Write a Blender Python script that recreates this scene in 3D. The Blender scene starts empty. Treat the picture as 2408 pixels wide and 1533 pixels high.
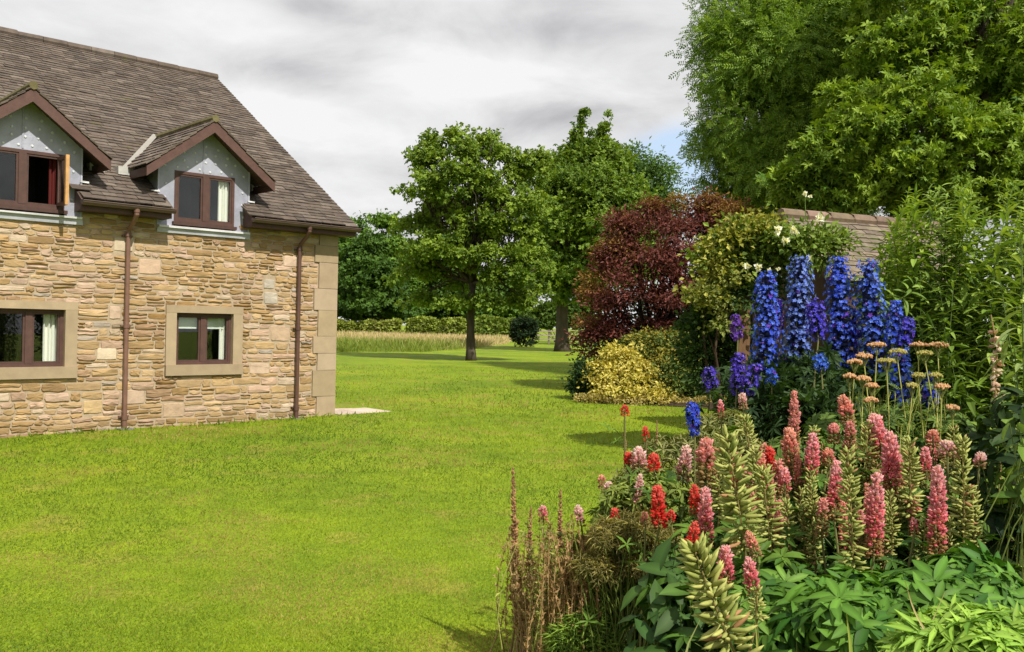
import bpy, math, numpy as np
from mathutils import Matrix, Vector
rng = np.random.default_rng(11)
S = bpy.context.scene
COL = S.collection
R = math.radians
# ------------------------------------------------------------------ viewpoint
F_PX, CX, CY, ROLL, EYE = 2150.0, 1204.0, 766.5, 0.021, 1.75
def gh(Y):
    """height of the lawn: almost level, rising a little away from the viewpoint"""
    return 0.012 * np.clip(np.asarray(Y, float) - 8, 0, 17)
def P(px, py, Y):
    """a point seen at (px, py) that stands Y metres ahead"""
    dx, dy = px - CX, py - CY
    return np.array([(dx + dy * ROLL) / F_PX * Y, Y, EYE - (dy - dx * ROLL) / F_PX * Y])
def base(px, py, Y):
    p = P(px, py, Y); p[2] = float(gh(Y)); return p
def nrm(a):
    a = np.asarray(a, float)
    return a / np.maximum(np.linalg.norm(a, axis=-1, keepdims=True), 1e-9)
# ------------------------------------------------------------------ mesh collecting
class MB:
    def __init__(self):
        self.v, self.f, self.c, self.n = [], [], [], 0
    def add(self, V, Fs, col=(1, 1, 1)):
        V = np.asarray(V, float).reshape(-1, 3)
        C = np.asarray(col, float)
        if C.ndim == 1: C = np.tile(C, (len(V), 1))
        if isinstance(Fs, np.ndarray): Fs = [Fs]
        for F in Fs:
            F = np.asarray(F, int)
            if F.size: self.f.append(F + self.n)
        self.v.append(V); self.c.append(C); self.n += len(V)
    def build(self, name, mat, parent=None, smooth=False, loc=None):
        V = np.concatenate(self.v); C = np.concatenate(self.c)
        if parent is not None and loc is None:
            loc = parent.get('_o')
        o3 = np.zeros(3)
        if loc is not None:
            o3 = np.asarray(loc, float); V = V - o3
        me = bpy.data.meshes.new(name)
        me.vertices.add(len(V)); me.vertices.foreach_set('co', V.astype(np.float32).ravel())
        li = np.concatenate([f.ravel() for f in self.f])
        tot = np.concatenate([np.full(len(f), f.shape[1]) for f in self.f])
        st = np.concatenate([[0], np.cumsum(tot)[:-1]])
        me.loops.add(len(li)); me.loops.foreach_set('vertex_index', li.astype(np.int32))
        me.polygons.add(len(tot)); me.polygons.foreach_set('loop_start', st.astype(np.int32))
        me.polygons.foreach_set('use_smooth', np.full(len(tot), bool(smooth)))
        at = me.color_attributes.new('col', 'FLOAT_COLOR', 'POINT')
        at.data.foreach_set('color', np.c_[C, np.ones(len(C))].astype(np.float32).ravel())
        me.update(calc_edges=True)
        me.materials.append(mat)
        o = bpy.data.objects.new(name, me); COL.objects.link(o)
        if parent is not None:
            o.parent = parent
            o['_o'] = [float(q) for q in o3]
        else:
            o.location = [float(q) for q in o3]
        return o
def thing(name, label, cat, loc=(0, 0, 0), group=None):
    o = bpy.data.objects.new(name, None); COL.objects.link(o)
    o.empty_display_size = .2
    o.location = [float(q) for q in loc]; o['_o'] = [float(q) for q in loc]
    o['label'] = label; o['category'] = cat
    if group: o['group'] = group
    return o
def tag(o, label=None, cat=None, group=None, kind=None):
    for k, v in (('label', label), ('category', cat), ('group', group), ('kind', kind)):
        if v: o[k] = v
    return o
# ------------------------------------------------------------------ shapes
BOXF = np.array([[0, 3, 2, 1], [4, 5, 6, 7], [0, 1, 5, 4], [1, 2, 6, 5], [2, 3, 7, 6], [3, 0, 4, 7]])
def box8(a, b):
    x0, y0, z0 = a; x1, y1, z1 = b
    return np.array([[x0, y0, z0], [x1, y0, z0], [x1, y1, z0], [x0, y1, z0], [x0, y0, z1], [x1, y0, z1], [x1, y1, z1], [x0, y1, z1]], float)
def tube(mb, pts, rad, k=6, col=(1, 1, 1), cap=True):
    pts = np.asarray(pts, float); n = len(pts)
    rad = np.broadcast_to(np.asarray(rad, float), (n,))
    T = nrm(np.gradient(pts, axis=0))
    up = np.array([0, 0, 1.]) if abs(T[0][2]) < .9 else np.array([1., 0, 0])
    A = nrm(np.cross(T, up)); B = np.cross(T, A)
    an = np.linspace(0, 2 * np.pi, k, endpoint=False)
    V = pts[:, None] + rad[:, None, None] * (np.cos(an)[None, :, None] * A[:, None] + np.sin(an)[None, :, None] * B[:, None])
    i = np.arange(n - 1)[:, None] * k; j = np.arange(k)[None]; j2 = (j + 1) % k
    F = np.stack([i + j, i + j2, i + k + j2, i + k + j], -1).reshape(-1, 4)
    Fs = [F]
    if cap: Fs += [np.arange(k)[None, ::-1], (np.arange(k) + (n - 1) * k)[None]]
    mb.add(V.reshape(-1, 3), Fs, col if np.ndim(col) == 1 else np.repeat(col, k, 0))
def frames(d, up):
    x = nrm(d); y = nrm(np.cross(up, x)); z = np.cross(x, y)
    return np.stack([x, y, z], -1)
def inst(mb, T, Fs, pos, Rm, sc, cols, tcol=None):
    """many copies of one small shape, gathered into one mesh"""
    m, n = len(pos), len(T)
    sc = np.asarray(sc, float)
    if sc.ndim == 1: sc = sc[:, None]
    TV = T[None] * np.broadcast_to(sc, (m, sc.shape[1]))[:, None]
    V = np.einsum('mij,mnj->mni', Rm, TV) + np.asarray(pos)[:, None]
    cols = np.broadcast_to(np.asarray(cols, float), (m, 3))
    C = np.repeat(cols[:, None], n, 1)
    if tcol is not None: C = C * np.asarray(tcol)[None]
    off = (np.arange(m) * n)[:, None, None]
    mb.add(V.reshape(-1, 3), [(F[None] + off).reshape(-1, F.shape[1]) for F in Fs], C.reshape(-1, 3))
def mixc(a, b, t):
    a, b = np.asarray(a, float), np.asarray(b, float); t = np.asarray(t)[:, None]
    return a * (1 - t) + b * t
def rnd_unit(m):
    return nrm(rng.normal(size=(m, 3)))
_LAT = rng.random((256, 256))
def vnoise(x, y, s, o=0):
    """smooth patchy noise 0..1 with patches about s metres across"""
    x = np.asarray(x, float) / s + 31.7 * (o + 1); y = np.asarray(y, float) / s + 17.3 * (o + 1)
    i, j = np.floor(x).astype(int), np.floor(y).astype(int); fx, fy = x - i, y - j
    fx, fy = fx * fx * (3 - 2 * fx), fy * fy * (3 - 2 * fy); g = lambda a, b: _LAT[a % 256, b % 256]
    return (g(i, j) * (1 - fx) + g(i + 1, j) * fx) * (1 - fy) + (g(i, j + 1) * (1 - fx) + g(i + 1, j + 1) * fx) * fy
# leaf shapes (length along x, surface normal z)
def leaf_simple(w=.3, fold=.10, droop=.12):
    T = np.array([[0, 0, 0], [.45, -w, fold], [1, 0, -droop], [.45, w, fold]], float)
    return T, [np.array([[0, 1, 2], [0, 2, 3]])]
def leaf_long(w=.09, fold=.04, droop=.35, seg=4):
    V, Fq = [], []
    for i in range(seg + 1):
        t = i / seg; ww = w * (math.sin(math.pi * min(1, (t * .86 + .10))) ** .8) if i < seg else .004
        z = -droop * t * t
        x = t * (1 - .18 * droop * t)
        V += [[x, -ww, z + fold * ww / w], [x, 0, z], [x, ww, z + fold * ww / w]]
    for i in range(seg):
        a = i * 3
        Fq += [[a, a + 3, a + 4, a + 1], [a + 1, a + 4, a + 5, a + 2]]
    return np.array(V, float), [np.array(Fq)]
def compound(parts):
    V, Fs, n = [], {}, 0
    for T, F in parts:
        V.append(T)
        for f in F: Fs.setdefault(f.shape[1], []).append(f + n)
        n += len(T)
    return np.concatenate(V), [np.concatenate(x) for x in Fs.values()]
def rot(T, az, el=0., s=1., at=(0, 0, 0)):
    c, q = math.cos(el), math.sin(el)
    M1 = np.array([[c, 0, -q], [0, 1, 0], [q, 0, c]])
    c, q = math.cos(az), math.sin(az)
    M2 = np.array([[c, -q, 0], [q, c, 0], [0, 0, 1]])
    return (T * s) @ M1.T @ M2.T + np.asarray(at, float)
def leaf_pinnate(pairs=4, w=.2, ang=1.0, ln=.34):
    L = leaf_simple(w, .05, .1); parts = []
    for i in range(pairs):
        x = .22 + .66 * i / max(1, pairs - 1)
        for s in (-1, 1):
            parts.append((rot(L[0], s * ang, -.1, ln * (1 - .25 * abs(i / pairs - .45)), (x, 0, -.22 * x * x)), L[1]))
    parts.append((rot(L[0], 0, -.35, ln, (.92, 0, -.2)), L[1]))
    return compound(parts)
def leaf_whorl(k=6, w=.17, el=.12, droop=.3, seg=2, inner=.08):
    L = leaf_long(w, .05, droop, seg) if seg > 1 else leaf_simple(w, .06, droop)
    parts = [(rot(L[0], 2 * math.pi * (i + .25 * (i % 2)) / k, el + .12 * ((i * 7) % 3 - 1), 1 - .18 * ((i * 5) % 3) / 2,
                  (inner * math.cos(2 * math.pi * i / k), inner * math.sin(2 * math.pi * i / k), 0)), L[1]) for i in range(k)]
    return compound(parts)
def ellipsoid(k=6, rings=3, rx=1., ry=.5, rz=.5, bend=0., x0=0.):
    """a bean lying along x from 0 to 1"""
    V = [[0, 0, 0]]; F4, F3 = [], []
    for i in range(1, rings + 1):
        t = i / (rings + 1); r = math.sin(math.pi * t) ** .7
        for j in range(k):
            a = 2 * math.pi * j / k
            V.append([t, r * ry * math.cos(a), r * rz * math.sin(a) + bend * t * t])
    V.append([1, 0, bend])
    for j in range(k):
        F3.append([0, 1 + (j + 1) % k, 1 + j]); e = 1 + (rings - 1) * k
        F3.append([len(V) - 1, e + j, e + (j + 1) % k])
    for i in range(rings - 1):
        for j in range(k):
            a = 1 + i * k
            F4.append([a + j, a + (j + 1) % k, a + k + (j + 1) % k, a + k + j])
    Fs = [np.array(F3)]
    if F4: Fs.append(np.array(F4))
    return np.array(V, float), Fs
# ------------------------------------------------------------------ materials
def new_mat(name):
    m = bpy.data.materials.new(name); m.use_nodes = True
    nt = m.node_tree; nt.nodes.clear()
    out = nt.nodes.new('ShaderNodeOutputMaterial')
    return m, nt, out
def N(nt, t, **kw):
    n = nt.nodes.new(t)
    for k, v in kw.items():
        if k.startswith('i_'): n.inputs[k[2:].replace('_', ' ')].default_value = v
        else: setattr(n, k, v)
    return n
def noise(nt, scale, detail=4, rough=.6, coord='Object', dist=0., sx=None):
    tc = N(nt, 'ShaderNodeTexCoord')
    src = tc.outputs[coord]
    if sx:
        mp = N(nt, 'ShaderNodeMapping'); mp.inputs['Scale'].default_value = sx
        nt.links.new(src, mp.inputs['Vector']); src = mp.outputs['Vector']
    n = N(nt, 'ShaderNodeTexNoise'); n.inputs['Scale'].default_value = scale
    n.inputs['Detail'].default_value = detail; n.inputs['Roughness'].default_value = rough
    n.inputs['Distortion'].default_value = dist
    nt.links.new(src, n.inputs['Vector'])
    return n.outputs['Fac']
def ramp(nt, fac, stops):
    r = N(nt, 'ShaderNodeValToRGB'); e = r.color_ramp.elements
    while len(e) < len(stops): e.new(.5)
    for q, (p, c) in zip(e, stops):
        q.position = p; q.color = (*c, 1) if len(c) == 3 else c
    nt.links.new(fac, r.inputs['Fac']); return r.outputs['Color']
def mixn(nt, a, b, fac, mode='MIX'):
    m = N(nt, 'ShaderNodeMix', data_type='RGBA', blend_type=mode)
    for sock, v in ((m.inputs[0], fac), (m.inputs[6], a), (m.inputs[7], b)):
        if hasattr(v, 'is_linked') or hasattr(v, 'links'): nt.links.new(v, sock)
        elif isinstance(v, (int, float)): sock.default_value = v
        else: sock.default_value = (*v, 1)
    return m.outputs[2]
def colattr(nt):
    a = N(nt, 'ShaderNodeAttribute'); a.attribute_name = 'col'; return a.outputs['Color']
def bumpn(nt, h, strength=.4, dist=.01):
    b = N(nt, 'ShaderNodeBump'); b.inputs['Strength'].default_value = strength; b.inputs['Distance'].default_value = dist
    nt.links.new(h, b.inputs['Height']); return b.outputs['Normal']
def leaf_mat(name, trans=.3, rough=.5, spec=.3, var=.25):
    """thin leaf: per-leaf colour from the mesh, small random change per leaf, some light passing through"""
    m, nt, out = new_mat(name)
    c = colattr(nt)
    g = N(nt, 'ShaderNodeNewGeometry')
    v = N(nt, 'ShaderNodeMapRange'); v.inputs[3].default_value = 1 - var; v.inputs[4].default_value = 1 + var
    nt.links.new(g.outputs['Random Per Island'], v.inputs[0])
    sc = N(nt, 'ShaderNodeVectorMath', operation='SCALE')
    nt.links.new(c, sc.inputs[0]); nt.links.new(v.outputs[0], sc.inputs['Scale'])
    p = N(nt, 'ShaderNodeBsdfPrincipled'); p.inputs['Roughness'].default_value = rough
    p.inputs['Specular IOR Level'].default_value = spec
    nt.links.new(sc.outputs[0], p.inputs['Base Color'])
    t = N(nt, 'ShaderNodeBsdfTranslucent')
    tc = mixn(nt, sc.outputs[0], (1.0, 1.0, .35), 1.0, 'MULTIPLY')
    nt.links.new(tc, t.inputs['Color'])
    mx = N(nt, 'ShaderNodeMixShader'); mx.inputs[0].default_value = trans
    nt.links.new(p.outputs[0], mx.inputs[1]); nt.links.new(t.outputs[0], mx.inputs[2])
    nt.links.new(mx.outputs[0], out.inputs['Surface'])
    return m
def solid_mat(name, rough=.7, spec=.3, metal=0., nscale=0, namp=.3, bump=0., bscale=40, coord='Object', sx=None):
    m, nt, out = new_mat(name)
    c = colattr(nt)
    if nscale:
        f = noise(nt, nscale, 6, .65, coord, sx=sx)
        v = ramp(nt, f, [(.25, (1 - namp,) * 3), (.75, (1 + namp,) * 3)])
        c = mixn(nt, c, v, 1.0, 'MULTIPLY')
    p = N(nt, 'ShaderNodeBsdfPrincipled'); p.inputs['Roughness'].default_value = rough
    p.inputs['Specular IOR Level'].default_value = spec; p.inputs['Metallic'].default_value = metal
    nt.links.new(c, p.inputs['Base Color'])
    if bump: nt.links.new(bumpn(nt, noise(nt, bscale, 5, .65, coord, sx=sx), bump, .012), p.inputs['Normal'])
    nt.links.new(p.outputs[0], out.inputs['Surface'])
    return m
M = {}
M['leaf'] = leaf_mat('leaf', .34, .55, .22, .28)
M['leaf_far'] = leaf_mat('leaf_distant', .25, .6, .2, .3)
M['leaf_ash'] = leaf_mat('leaf_ash', .38, .5, .3, .28)
M['petal'] = leaf_mat('petal', .42, .7, .1, .24)
M['pod'] = solid_mat('downy_pod', .75, .2, 0, 30, .18)
M['stem'] = solid_mat('plant_stem', .7, .2, 0, 12, .25)
M['grass'] = leaf_mat('grass_blade', .35, .55, .25, .16)
M['bark'] = solid_mat('bark', .95, .1, 0, 3, .45, .9, 9, sx=(2, 2, .5))
M['stone'] = solid_mat('rubble_stone', .92, .15, 0, 5, .24, .5, 45)
M['ashlar'] = solid_mat('dressed_stone', .9, .15, 0, 5, .14, .25, 70)
M['mortar'] = solid_mat('lime_mortar', .95, .1, 0, 14, .2, .5, 60)
M['wood'] = solid_mat('stained_wood', .6, .35, 0, 10, .25, .15, 30)
M['plastic'] = solid_mat('painted_pipe', .45, .4, 0, 6, .22)
M['cloth'] = solid_mat('curtain_cloth', .9, .1)
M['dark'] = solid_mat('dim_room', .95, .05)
M['timber'] = solid_mat('weathered_timber', .9, .15, 0, 6, .35, .5, 18, sx=(1, 1, .2))
M['paving'] = solid_mat('paving_stone', .9, .15, 0, 6, .2, .3, 40)
M['soil'] = solid_mat('dark_soil', .98, .05, 0, 12, .5, 1., 25)
# ------------------------------------------------------------------ camera, light, sky
cd = bpy.data.cameras.new('Camera'); cam = bpy.data.objects.new('Camera', cd); COL.objects.link(cam)
cd.sensor_width = 36; cd.lens = 36 * F_PX / 2408; cd.clip_start = .05; cd.clip_end = 3000
c_, s_ = math.cos(ROLL), math.sin(ROLL)
cam.matrix_world = Matrix(((c_, -s_, 0, 0), (0, 0, -1, 0), (s_, c_, 0, EYE), (0, 0, 0, 1)))
S.camera = cam
TH = math.atan(2250 / F_PX)
WD = np.array([math.sin(TH), math.cos(TH), 0]); WN = np.array([math.cos(TH), -math.sin(TH), 0])
az = R(8); sd = math.cos(az) * WN - math.sin(az) * WD
EL = R(48)
sun_dir = np.array([sd[0] * math.cos(EL), sd[1] * math.cos(EL), math.sin(EL)])
ld = bpy.data.lights.new('Sun', 'SUN'); ld.energy = 4.2; ld.angle = R(.6); ld.color = (1, .95, .86)
lo = bpy.data.objects.new('Sun', ld); COL.objects.link(lo)
lo.rotation_euler = Vector([float(q) for q in -sun_dir]).to_track_quat('-Z', 'Y').to_euler()
W = bpy.data.worlds.new('World'); S.world = W; W.use_nodes = True
nt = W.node_tree; nt.nodes.clear()
out = N(nt, 'ShaderNodeOutputWorld'); bg = N(nt, 'ShaderNodeBackground')
sky = N(nt, 'ShaderNodeTexSky', sky_type='NISHITA', sun_disc=False)
sky.sun_elevation = EL; sky.sun_rotation = math.atan2(sun_dir[0], sun_dir[1])
tc = N(nt, 'ShaderNodeTexCoord')
sep = N(nt, 'ShaderNodeSeparateXYZ'); nt.links.new(tc.outputs['Generated'], sep.inputs[0])
def mth(op, a, b=None, clamp=False):
    n = N(nt, 'ShaderNodeMath', operation=op); n.use_clamp = clamp
    for i, v in enumerate((a, b)):
        if v is None: continue
        if isinstance(v, (int, float)): n.inputs[i].default_value = v
        else: nt.links.new(v, n.inputs[i])
    return n.outputs[0]
zz = mth('ADD', mth('MAXIMUM', sep.outputs[2], 0.0), .30)
cmb = N(nt, 'ShaderNodeCombineXYZ')
nt.links.new(mth('DIVIDE', sep.outputs[0], zz), cmb.inputs[0]); nt.links.new(mth('DIVIDE', sep.outputs[1], zz), cmb.inputs[1])
def cn(scale, off, detail, rough, dist=0.):
    mp = N(nt, 'ShaderNodeMapping'); mp.inputs['Location'].default_value = off; mp.inputs['Scale'].default_value = (1., 1.25, 1)
    mp.inputs['Rotation'].default_value = (0, 0, .35)
    nt.links.new(cmb.outputs[0], mp.inputs['Vector'])
    n = N(nt, 'ShaderNodeTexNoise'); n.inputs['Scale'].default_value = scale; n.inputs['Detail'].default_value = detail
    n.inputs['Roughness'].default_value = rough; n.inputs['Distortion'].default_value = dist
    nt.links.new(mp.outputs[0], n.inputs['Vector']); return n.outputs['Fac']
def skydir(px, py):
    return nrm(P(px, py, 1.0) - np.array([0, 0, EYE]))
def blob(px, py, width, stretch=2.5):
    """smooth patch of cloud around one direction of the sky, wider than high"""
    d = skydir(px, py)
    r = nrm(np.cross(d, [0, 0, 1])); u = np.cross(r, d)
    acc = None
    for ax, k in ((r, stretch), (u, 1.0)):
        v = N(nt, 'ShaderNodeVectorMath', operation='DOT_PRODUCT')
        nt.links.new(tc.outputs['Generated'], v.inputs[0]); v.inputs[1].default_value = [float(q) for q in ax]
        q = mth('POWER', mth('ABSOLUTE', mth('DIVIDE', v.outputs['Value'], width / F_PX * k)), 2.0)
        acc = q if acc is None else mth('ADD', acc, q)
    v = N(nt, 'ShaderNodeVectorMath', operation='DOT_PRODUCT')
    nt.links.new(tc.outputs['Generated'], v.inputs[0]); v.inputs[1].default_value = [float(q) for q in d]
    return mth('MULTIPLY', mth('POWER', 2.718, mth('MULTIPLY', acc, -1.0)), mth('GREATER_THAN', v.outputs['Value'], 0.0))
big = cn(.95, (3.1, 7.3, 0), 6, .55, .5); fine = cn(3.6, (1.0, 4.2, 0), 7, .6, .4)
val = mth('ADD', mth('MULTIPLY', big, .68), mth('MULTIPLY', fine, .50))
for (bx, by, bw, st, k) in ((1120, 190, 60, 3.5, .16), (760, 60, 70, 3, -.07), (640, 165, 45, 3.5, -.20), (1250, 75, 60, 4, -.15), (1300, 262, 40, 5, -.16),
                            (640, 240, 40, 3, .13), (820, 330, 50, 4, .07), (300, 60, 90, 3, .05), (720, 8, 30, 3, -.14), (900, 270, 35, 4, -.06)):
    val = mth('ADD', val, mth('MULTIPLY', blob(bx, by, bw, st), k))
cloud = ramp(nt, val, [(.34, (.29, .29, .305)), (.46, (.40, .40, .41)), (.57, (.515, .515, .52)), (.72, (.625, .625, .625))])
bl = blob(1590, 400, 85, 1.5)
blue = mth('MULTIPLY', mth('SUBTRACT', mth('ADD', bl, mth('MULTIPLY', mth('ADD', fine, big), .9)), 1.02), mth('MULTIPLY', mth('MINIMUM', mth('MULTIPLY', bl, 3.0), 1.0), 2.6), True)
clear = N(nt, 'ShaderNodeVectorMath', operation='SCALE'); nt.links.new(sky.outputs[0], clear.inputs[0]); clear.inputs['Scale'].default_value = .12
lt = mixn(nt, clear.outputs[0], (.43, .53, .67), .8)
skyc = mixn(nt, cloud, lt, blue)
nt.links.new(skyc, bg.inputs['Color']); bg.inputs['Strength'].default_value = 1.0
nt.links.new(bg.outputs[0], out.inputs['Surface'])
S.view_settings.view_transform = 'Standard'; S.view_settings.look = 'None'; S.view_settings.exposure = .56; S.view_settings.gamma = 1
S.cycles.max_bounces = 6; S.cycles.transparent_max_bounces = 8; S.cycles.caustics_reflective = False; S.cycles.caustics_refractive = False
S.cycles.sample_clamp_indirect = 6
# ------------------------------------------------------------------ ground
def bed_edge_x(Y):
    """where the lawn stops and the flower bed starts, going away from the viewpoint"""
    return np.interp(Y, [-3, 3, 4.2, 5.4, 6.6, 8, 11, 14.5, 16.5, 18.9, 19.8, 20.5, 26, 40, 60], [-.25, -.2, .0, .25, 1.10, 1.8, 2.5, 3.4, 4.0, 4.1, 2.0, 1.5, 1.7, 3.5, 7.])
def in_bed(X, Y):
    return X > bed_edge_x(Y)
m, nt, out = new_mat('mown_lawn')
n1 = noise(nt, .35, 4, .6); n2 = noise(nt, 3.0, 5, .7); n3 = noise(nt, 55, 3, .7, sx=(1, .35, 1)); n4 = noise(nt, 1.1, 4, .65)
c1 = ramp(nt, n1, [(.3, (.115, .185, .009)), (.52, (.172, .248, .011)), (.72, (.225, .282, .013))])
c2 = ramp(nt, n2, [(.25, (.74, .80, .72)), (.7, (1.2, 1.15, 1.1))])
c3 = ramp(nt, n3, [(.28, (.5, .58, .45)), (.62, (1.28, 1.22, 1.2))])
dry = ramp(nt, n4, [(.55, (0, 0, 0)), (.68, (.5, .5, .5))])
cc = mixn(nt, c1, (.30, .235, .06), dry)
cc = mixn(nt, cc, c2, 1., 'MULTIPLY'); cc = mixn(nt, cc, c3, .9, 'MULTIPLY')
p = N(nt, 'ShaderNodeBsdfPrincipled'); p.inputs['Roughness'].default_value = .8; p.inputs['Specular IOR Level'].default_value = .15
nt.links.new(cc, p.inputs['Base Color']); nt.links.new(bumpn(nt, n3, .8, .03), p.inputs['Normal']); nt.links.new(p.outputs[0], out.inputs['Surface'])
M['lawn'] = m
ys = np.unique(np.concatenate([np.linspace(-30, 3, 12), np.linspace(3, 30, 55), np.linspace(30, 160, 40), np.linspace(160, 900, 12)]))
xs = np.unique(np.concatenate([np.linspace(-700, -30, 10), np.linspace(-30, 40, 141), np.linspace(40, 700, 10)]))
XX, YY = np.meshgrid(xs, ys)
ZZ = gh(YY) + np.where((YY > 4) & (YY < 60), .010 * np.sin(XX * 1.3 + YY * .7) + .008 * np.sin(XX * .6 - YY * 1.1), 0)
ZZ = ZZ + np.where(YY > 60, 0.0, 0)
nx, ny = len(xs), len(ys)
i = (np.arange(ny - 1)[:, None] * nx + np.arange(nx - 1)[None]).ravel()
mb = MB(); mb.add(np.c_[XX.ravel(), YY.ravel(), ZZ.ravel()], np.stack([i, i + 1, i + nx + 1, i + nx], 1))
tag(mb.build('lawn', M['lawn'], smooth=True), kind='structure')
def hz(X, Y):
    return gh(Y) + .010 * np.sin(X * 1.3 + Y * .7) + .008 * np.sin(X * .6 - Y * 1.1)
# bare earth of the flower beds
mb = MB(); yy = np.linspace(-2, 30, 129); tt = np.linspace(0, 1, 40)
YB, TB = np.meshgrid(yy, tt, indexing='ij'); X0 = bed_edge_x(YB) + .03 * np.sin(YB * 5); XB = X0 + np.interp(YB, [0, 8, 14, 30], [5.5, 6.5, 10, 20]) * TB ** 1.5
ZB = hz(XB, YB) + .012 + .05 * np.minimum(1, (XB - X0) / .5) + .02 * np.sin(XB * 7) * np.sin(YB * 6) * np.minimum(1, (XB - X0))
i = (np.arange(128)[:, None] * 40 + np.arange(39)[None]).ravel()
mb.add(np.c_[XB.ravel(), YB.ravel(), ZB.ravel()], np.stack([i, i + 1, i + 41, i + 40], 1), (.045, .032, .02))
tag(mb.build('flower_bed_soil', M['soil'], smooth=True), kind='structure')
# grass blades of the lawn (nobody could count them)
def wall_side(X, Y):
    """distance in front of the house wall"""
    return (X - CORNER[0]) * WN[0] + (Y - CORNER[1]) * WN[1]
CORNER = np.array([-3.148, 16.326, .09])
n = 370000
u = rng.random(n); Y = 4.2 / (1 - u * (1 - 4.2 / 34.)); Xf = (rng.random(n) * 1.40 - .80); X = Xf * Y
k = (~in_bed(X + .04, Y)) & ((wall_side(X, Y) > .12) | ((X - CORNER[0]) * WD[0] + (Y - CORNER[1]) * WD[1] > 1.25))
X, Y = X[k], Y[k]; n = len(X)
patch = .45 * vnoise(X, Y * .8, 1.9) + .30 * vnoise(X, Y, .55, 1) + .25 * vnoise(X, Y, .22, 2)
patch = .5 + (patch - .5) * 2.3 + .10 * np.clip((X + 1) / 4, -1, 1)
dryp = np.clip((.6 * vnoise(X, Y, 1.3, 3) + .4 * vnoise(X, Y, .4, 4) - .55) * 6, 0, 1)
g1 = mixc((.086, .150, .009), (.268, .342, .015), np.clip(patch + .16 * rng.normal(size=n), 0, 1))
g1 = mixc((0, 0, 0), (1, 1, 1), np.ones(n)) * g1
dd = np.clip(dryp * (.25 + .75 * rng.random(n)) + .8 * (rng.random(n) < .03), 0, 1)
g1 = g1 * (1 - dd[:, None]) + np.array([.40, .29, .085]) * dd[:, None]
d = nrm(np.c_[rng.normal(size=(n, 2)) * .75, np.abs(rng.normal(size=n)) * .7 + .45])
sc = (.015 + .019 * rng.random(n)) * np.clip(Y / 7, .9, 2.6)
wd_ = wall_side(X, Y); nearw = (wd_ < .22) & (wd_ > -.5) & ((X - CORNER[0]) * WD[0] + (Y - CORNER[1]) * WD[1] < .05); sc = np.where(nearw, sc * 1.9, sc)
T = np.array([[0, -.09, 0], [0, .09, 0], [.55, .06, .03], [1, 0, -.08], [.55, -.06, .03]])
mb = MB(); inst(mb, T, [np.array([[0, 1, 2, 4]]), np.array([[4, 2, 3]])], np.c_[X, Y, hz(X, Y) - .004], frames(d, rnd_unit(n)), sc, g1)
tag(mb.build('grass', M['grass']), 'short mown grass blades covering the sunny lawn', 'grass', kind='stuff')
# meadow left long before the far hedge
n = 42000; Y = 47 + 88 * rng.random(n) ** 1.3; Xf = -.24 + .24 * rng.random(n); X = Xf * Y
lim = np.interp(Xf * 2150 + 1204, [700, 1000, 1120, 1190, 1215], [46, 50, 60, 75, 100])
k = Y > lim; X, Y = X[k], Y[k]; n = len(X)
tone = np.clip((Y - 56) / 14 + .25 * rng.normal(size=n), 0, 1)
mcol = mixc((.20, .25, .035), (.58, .44, .24), tone); mcol[rng.random(n) < .12] = (.12, .21, .035)
d = nrm(np.c_[rng.normal(size=(n, 2)) * .5, np.ones(n)])
mb = MB(); inst(mb, np.array([[0, -.022, 0], [0, .022, 0], [.6, .03, .02], [1, 0, -.04], [.6, -.03, .02]]), [np.array([[0, 1, 2, 4]]), np.array([[4, 2, 3]])],
                np.c_[X, Y, gh(Y)], frames(d, rnd_unit(n)), (.40 + .42 * rng.random(n)) * np.clip((Y - lim[k]) / 6 + .45, .4, 1), mcol)
tag(mb.build('meadow_grass', M['grass']), 'long straw coloured meadow grass growing before the clipped hedges', 'meadow grass', kind='stuff')
# paving at the house corner
mb = MB(); o = CORNER
def wp(u, v, z):
    """house frame: u metres along the wall from the corner, v metres into the house"""
    return CORNER * [1, 1, 0] - np.outer(np.ravel(u), WD) - np.outer(np.ravel(v), WN) + np.outer(np.ravel(z), [0, 0, 1])
for a, b in ((0, .55), (.56, 1.15)):
    for v0 in np.arange(-.12, 8, .62):
        q = box8((-b - .02, v0, .02), (-a - .02, v0 + .61, .112 + .004 * rng.random()))
        mb.add(wp(q[:, 0], q[:, 1], q[:, 2] + .004 * rng.random()), BOXF, np.array((.50, .40, .32)) * (.85 + .3 * rng.random()))
tag(mb.build('paving', M['paving']), kind='structure')
# ------------------------------------------------------------------ the house
HO = CORNER * [1, 1, 0]
house = thing('stone_house', 'sandstone rubble house with slate roof and two lead faced dormers beside the lawn', 'house', HO)
def hb(mb, a, b, col, jit=0):
    q = box8(a, b)
    if jit: q = q + rng.normal(size=q.shape) * jit
    mb.add(wp(q[:, 0], q[:, 1], q[:, 2]), BOXF[:, ::-1], col)
LEN, DEP, ZE, ZR, VE, VR = 13.0, 10.6, 3.44, 7.1, -.35, 5.3
SL = (ZR - ZE) / (VR - VE); CA = 1 / math.hypot(1, SL); SA = SL * CA
roofz = lambda v: ZE + (np.minimum(v, 2 * VR - v) - VE) * SL
DORM = [2.49, 5.13, 8.6, 11.0]
DW, DZR, DT = .755, 4.90, .80            # half width of a dormer face, ridge height, slope
LOWER = [(1.97, 2.92, 1.03, 1.85), (4.56, 5.72, 1.03, 1.85), (7.4, 8.4, 1.03, 1.85), (10, 11, 1.03, 1.85)]
UPPER = [(c - (.50 if i != 1 else .53), c + .50 if i != 1 else c + .56, 3.27, 4.07) for i, c in enumerate(DORM)]
def wall_top(u):
    return 3.19 if any(abs(u - c) < DW for c in DORM) else 3.46
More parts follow.
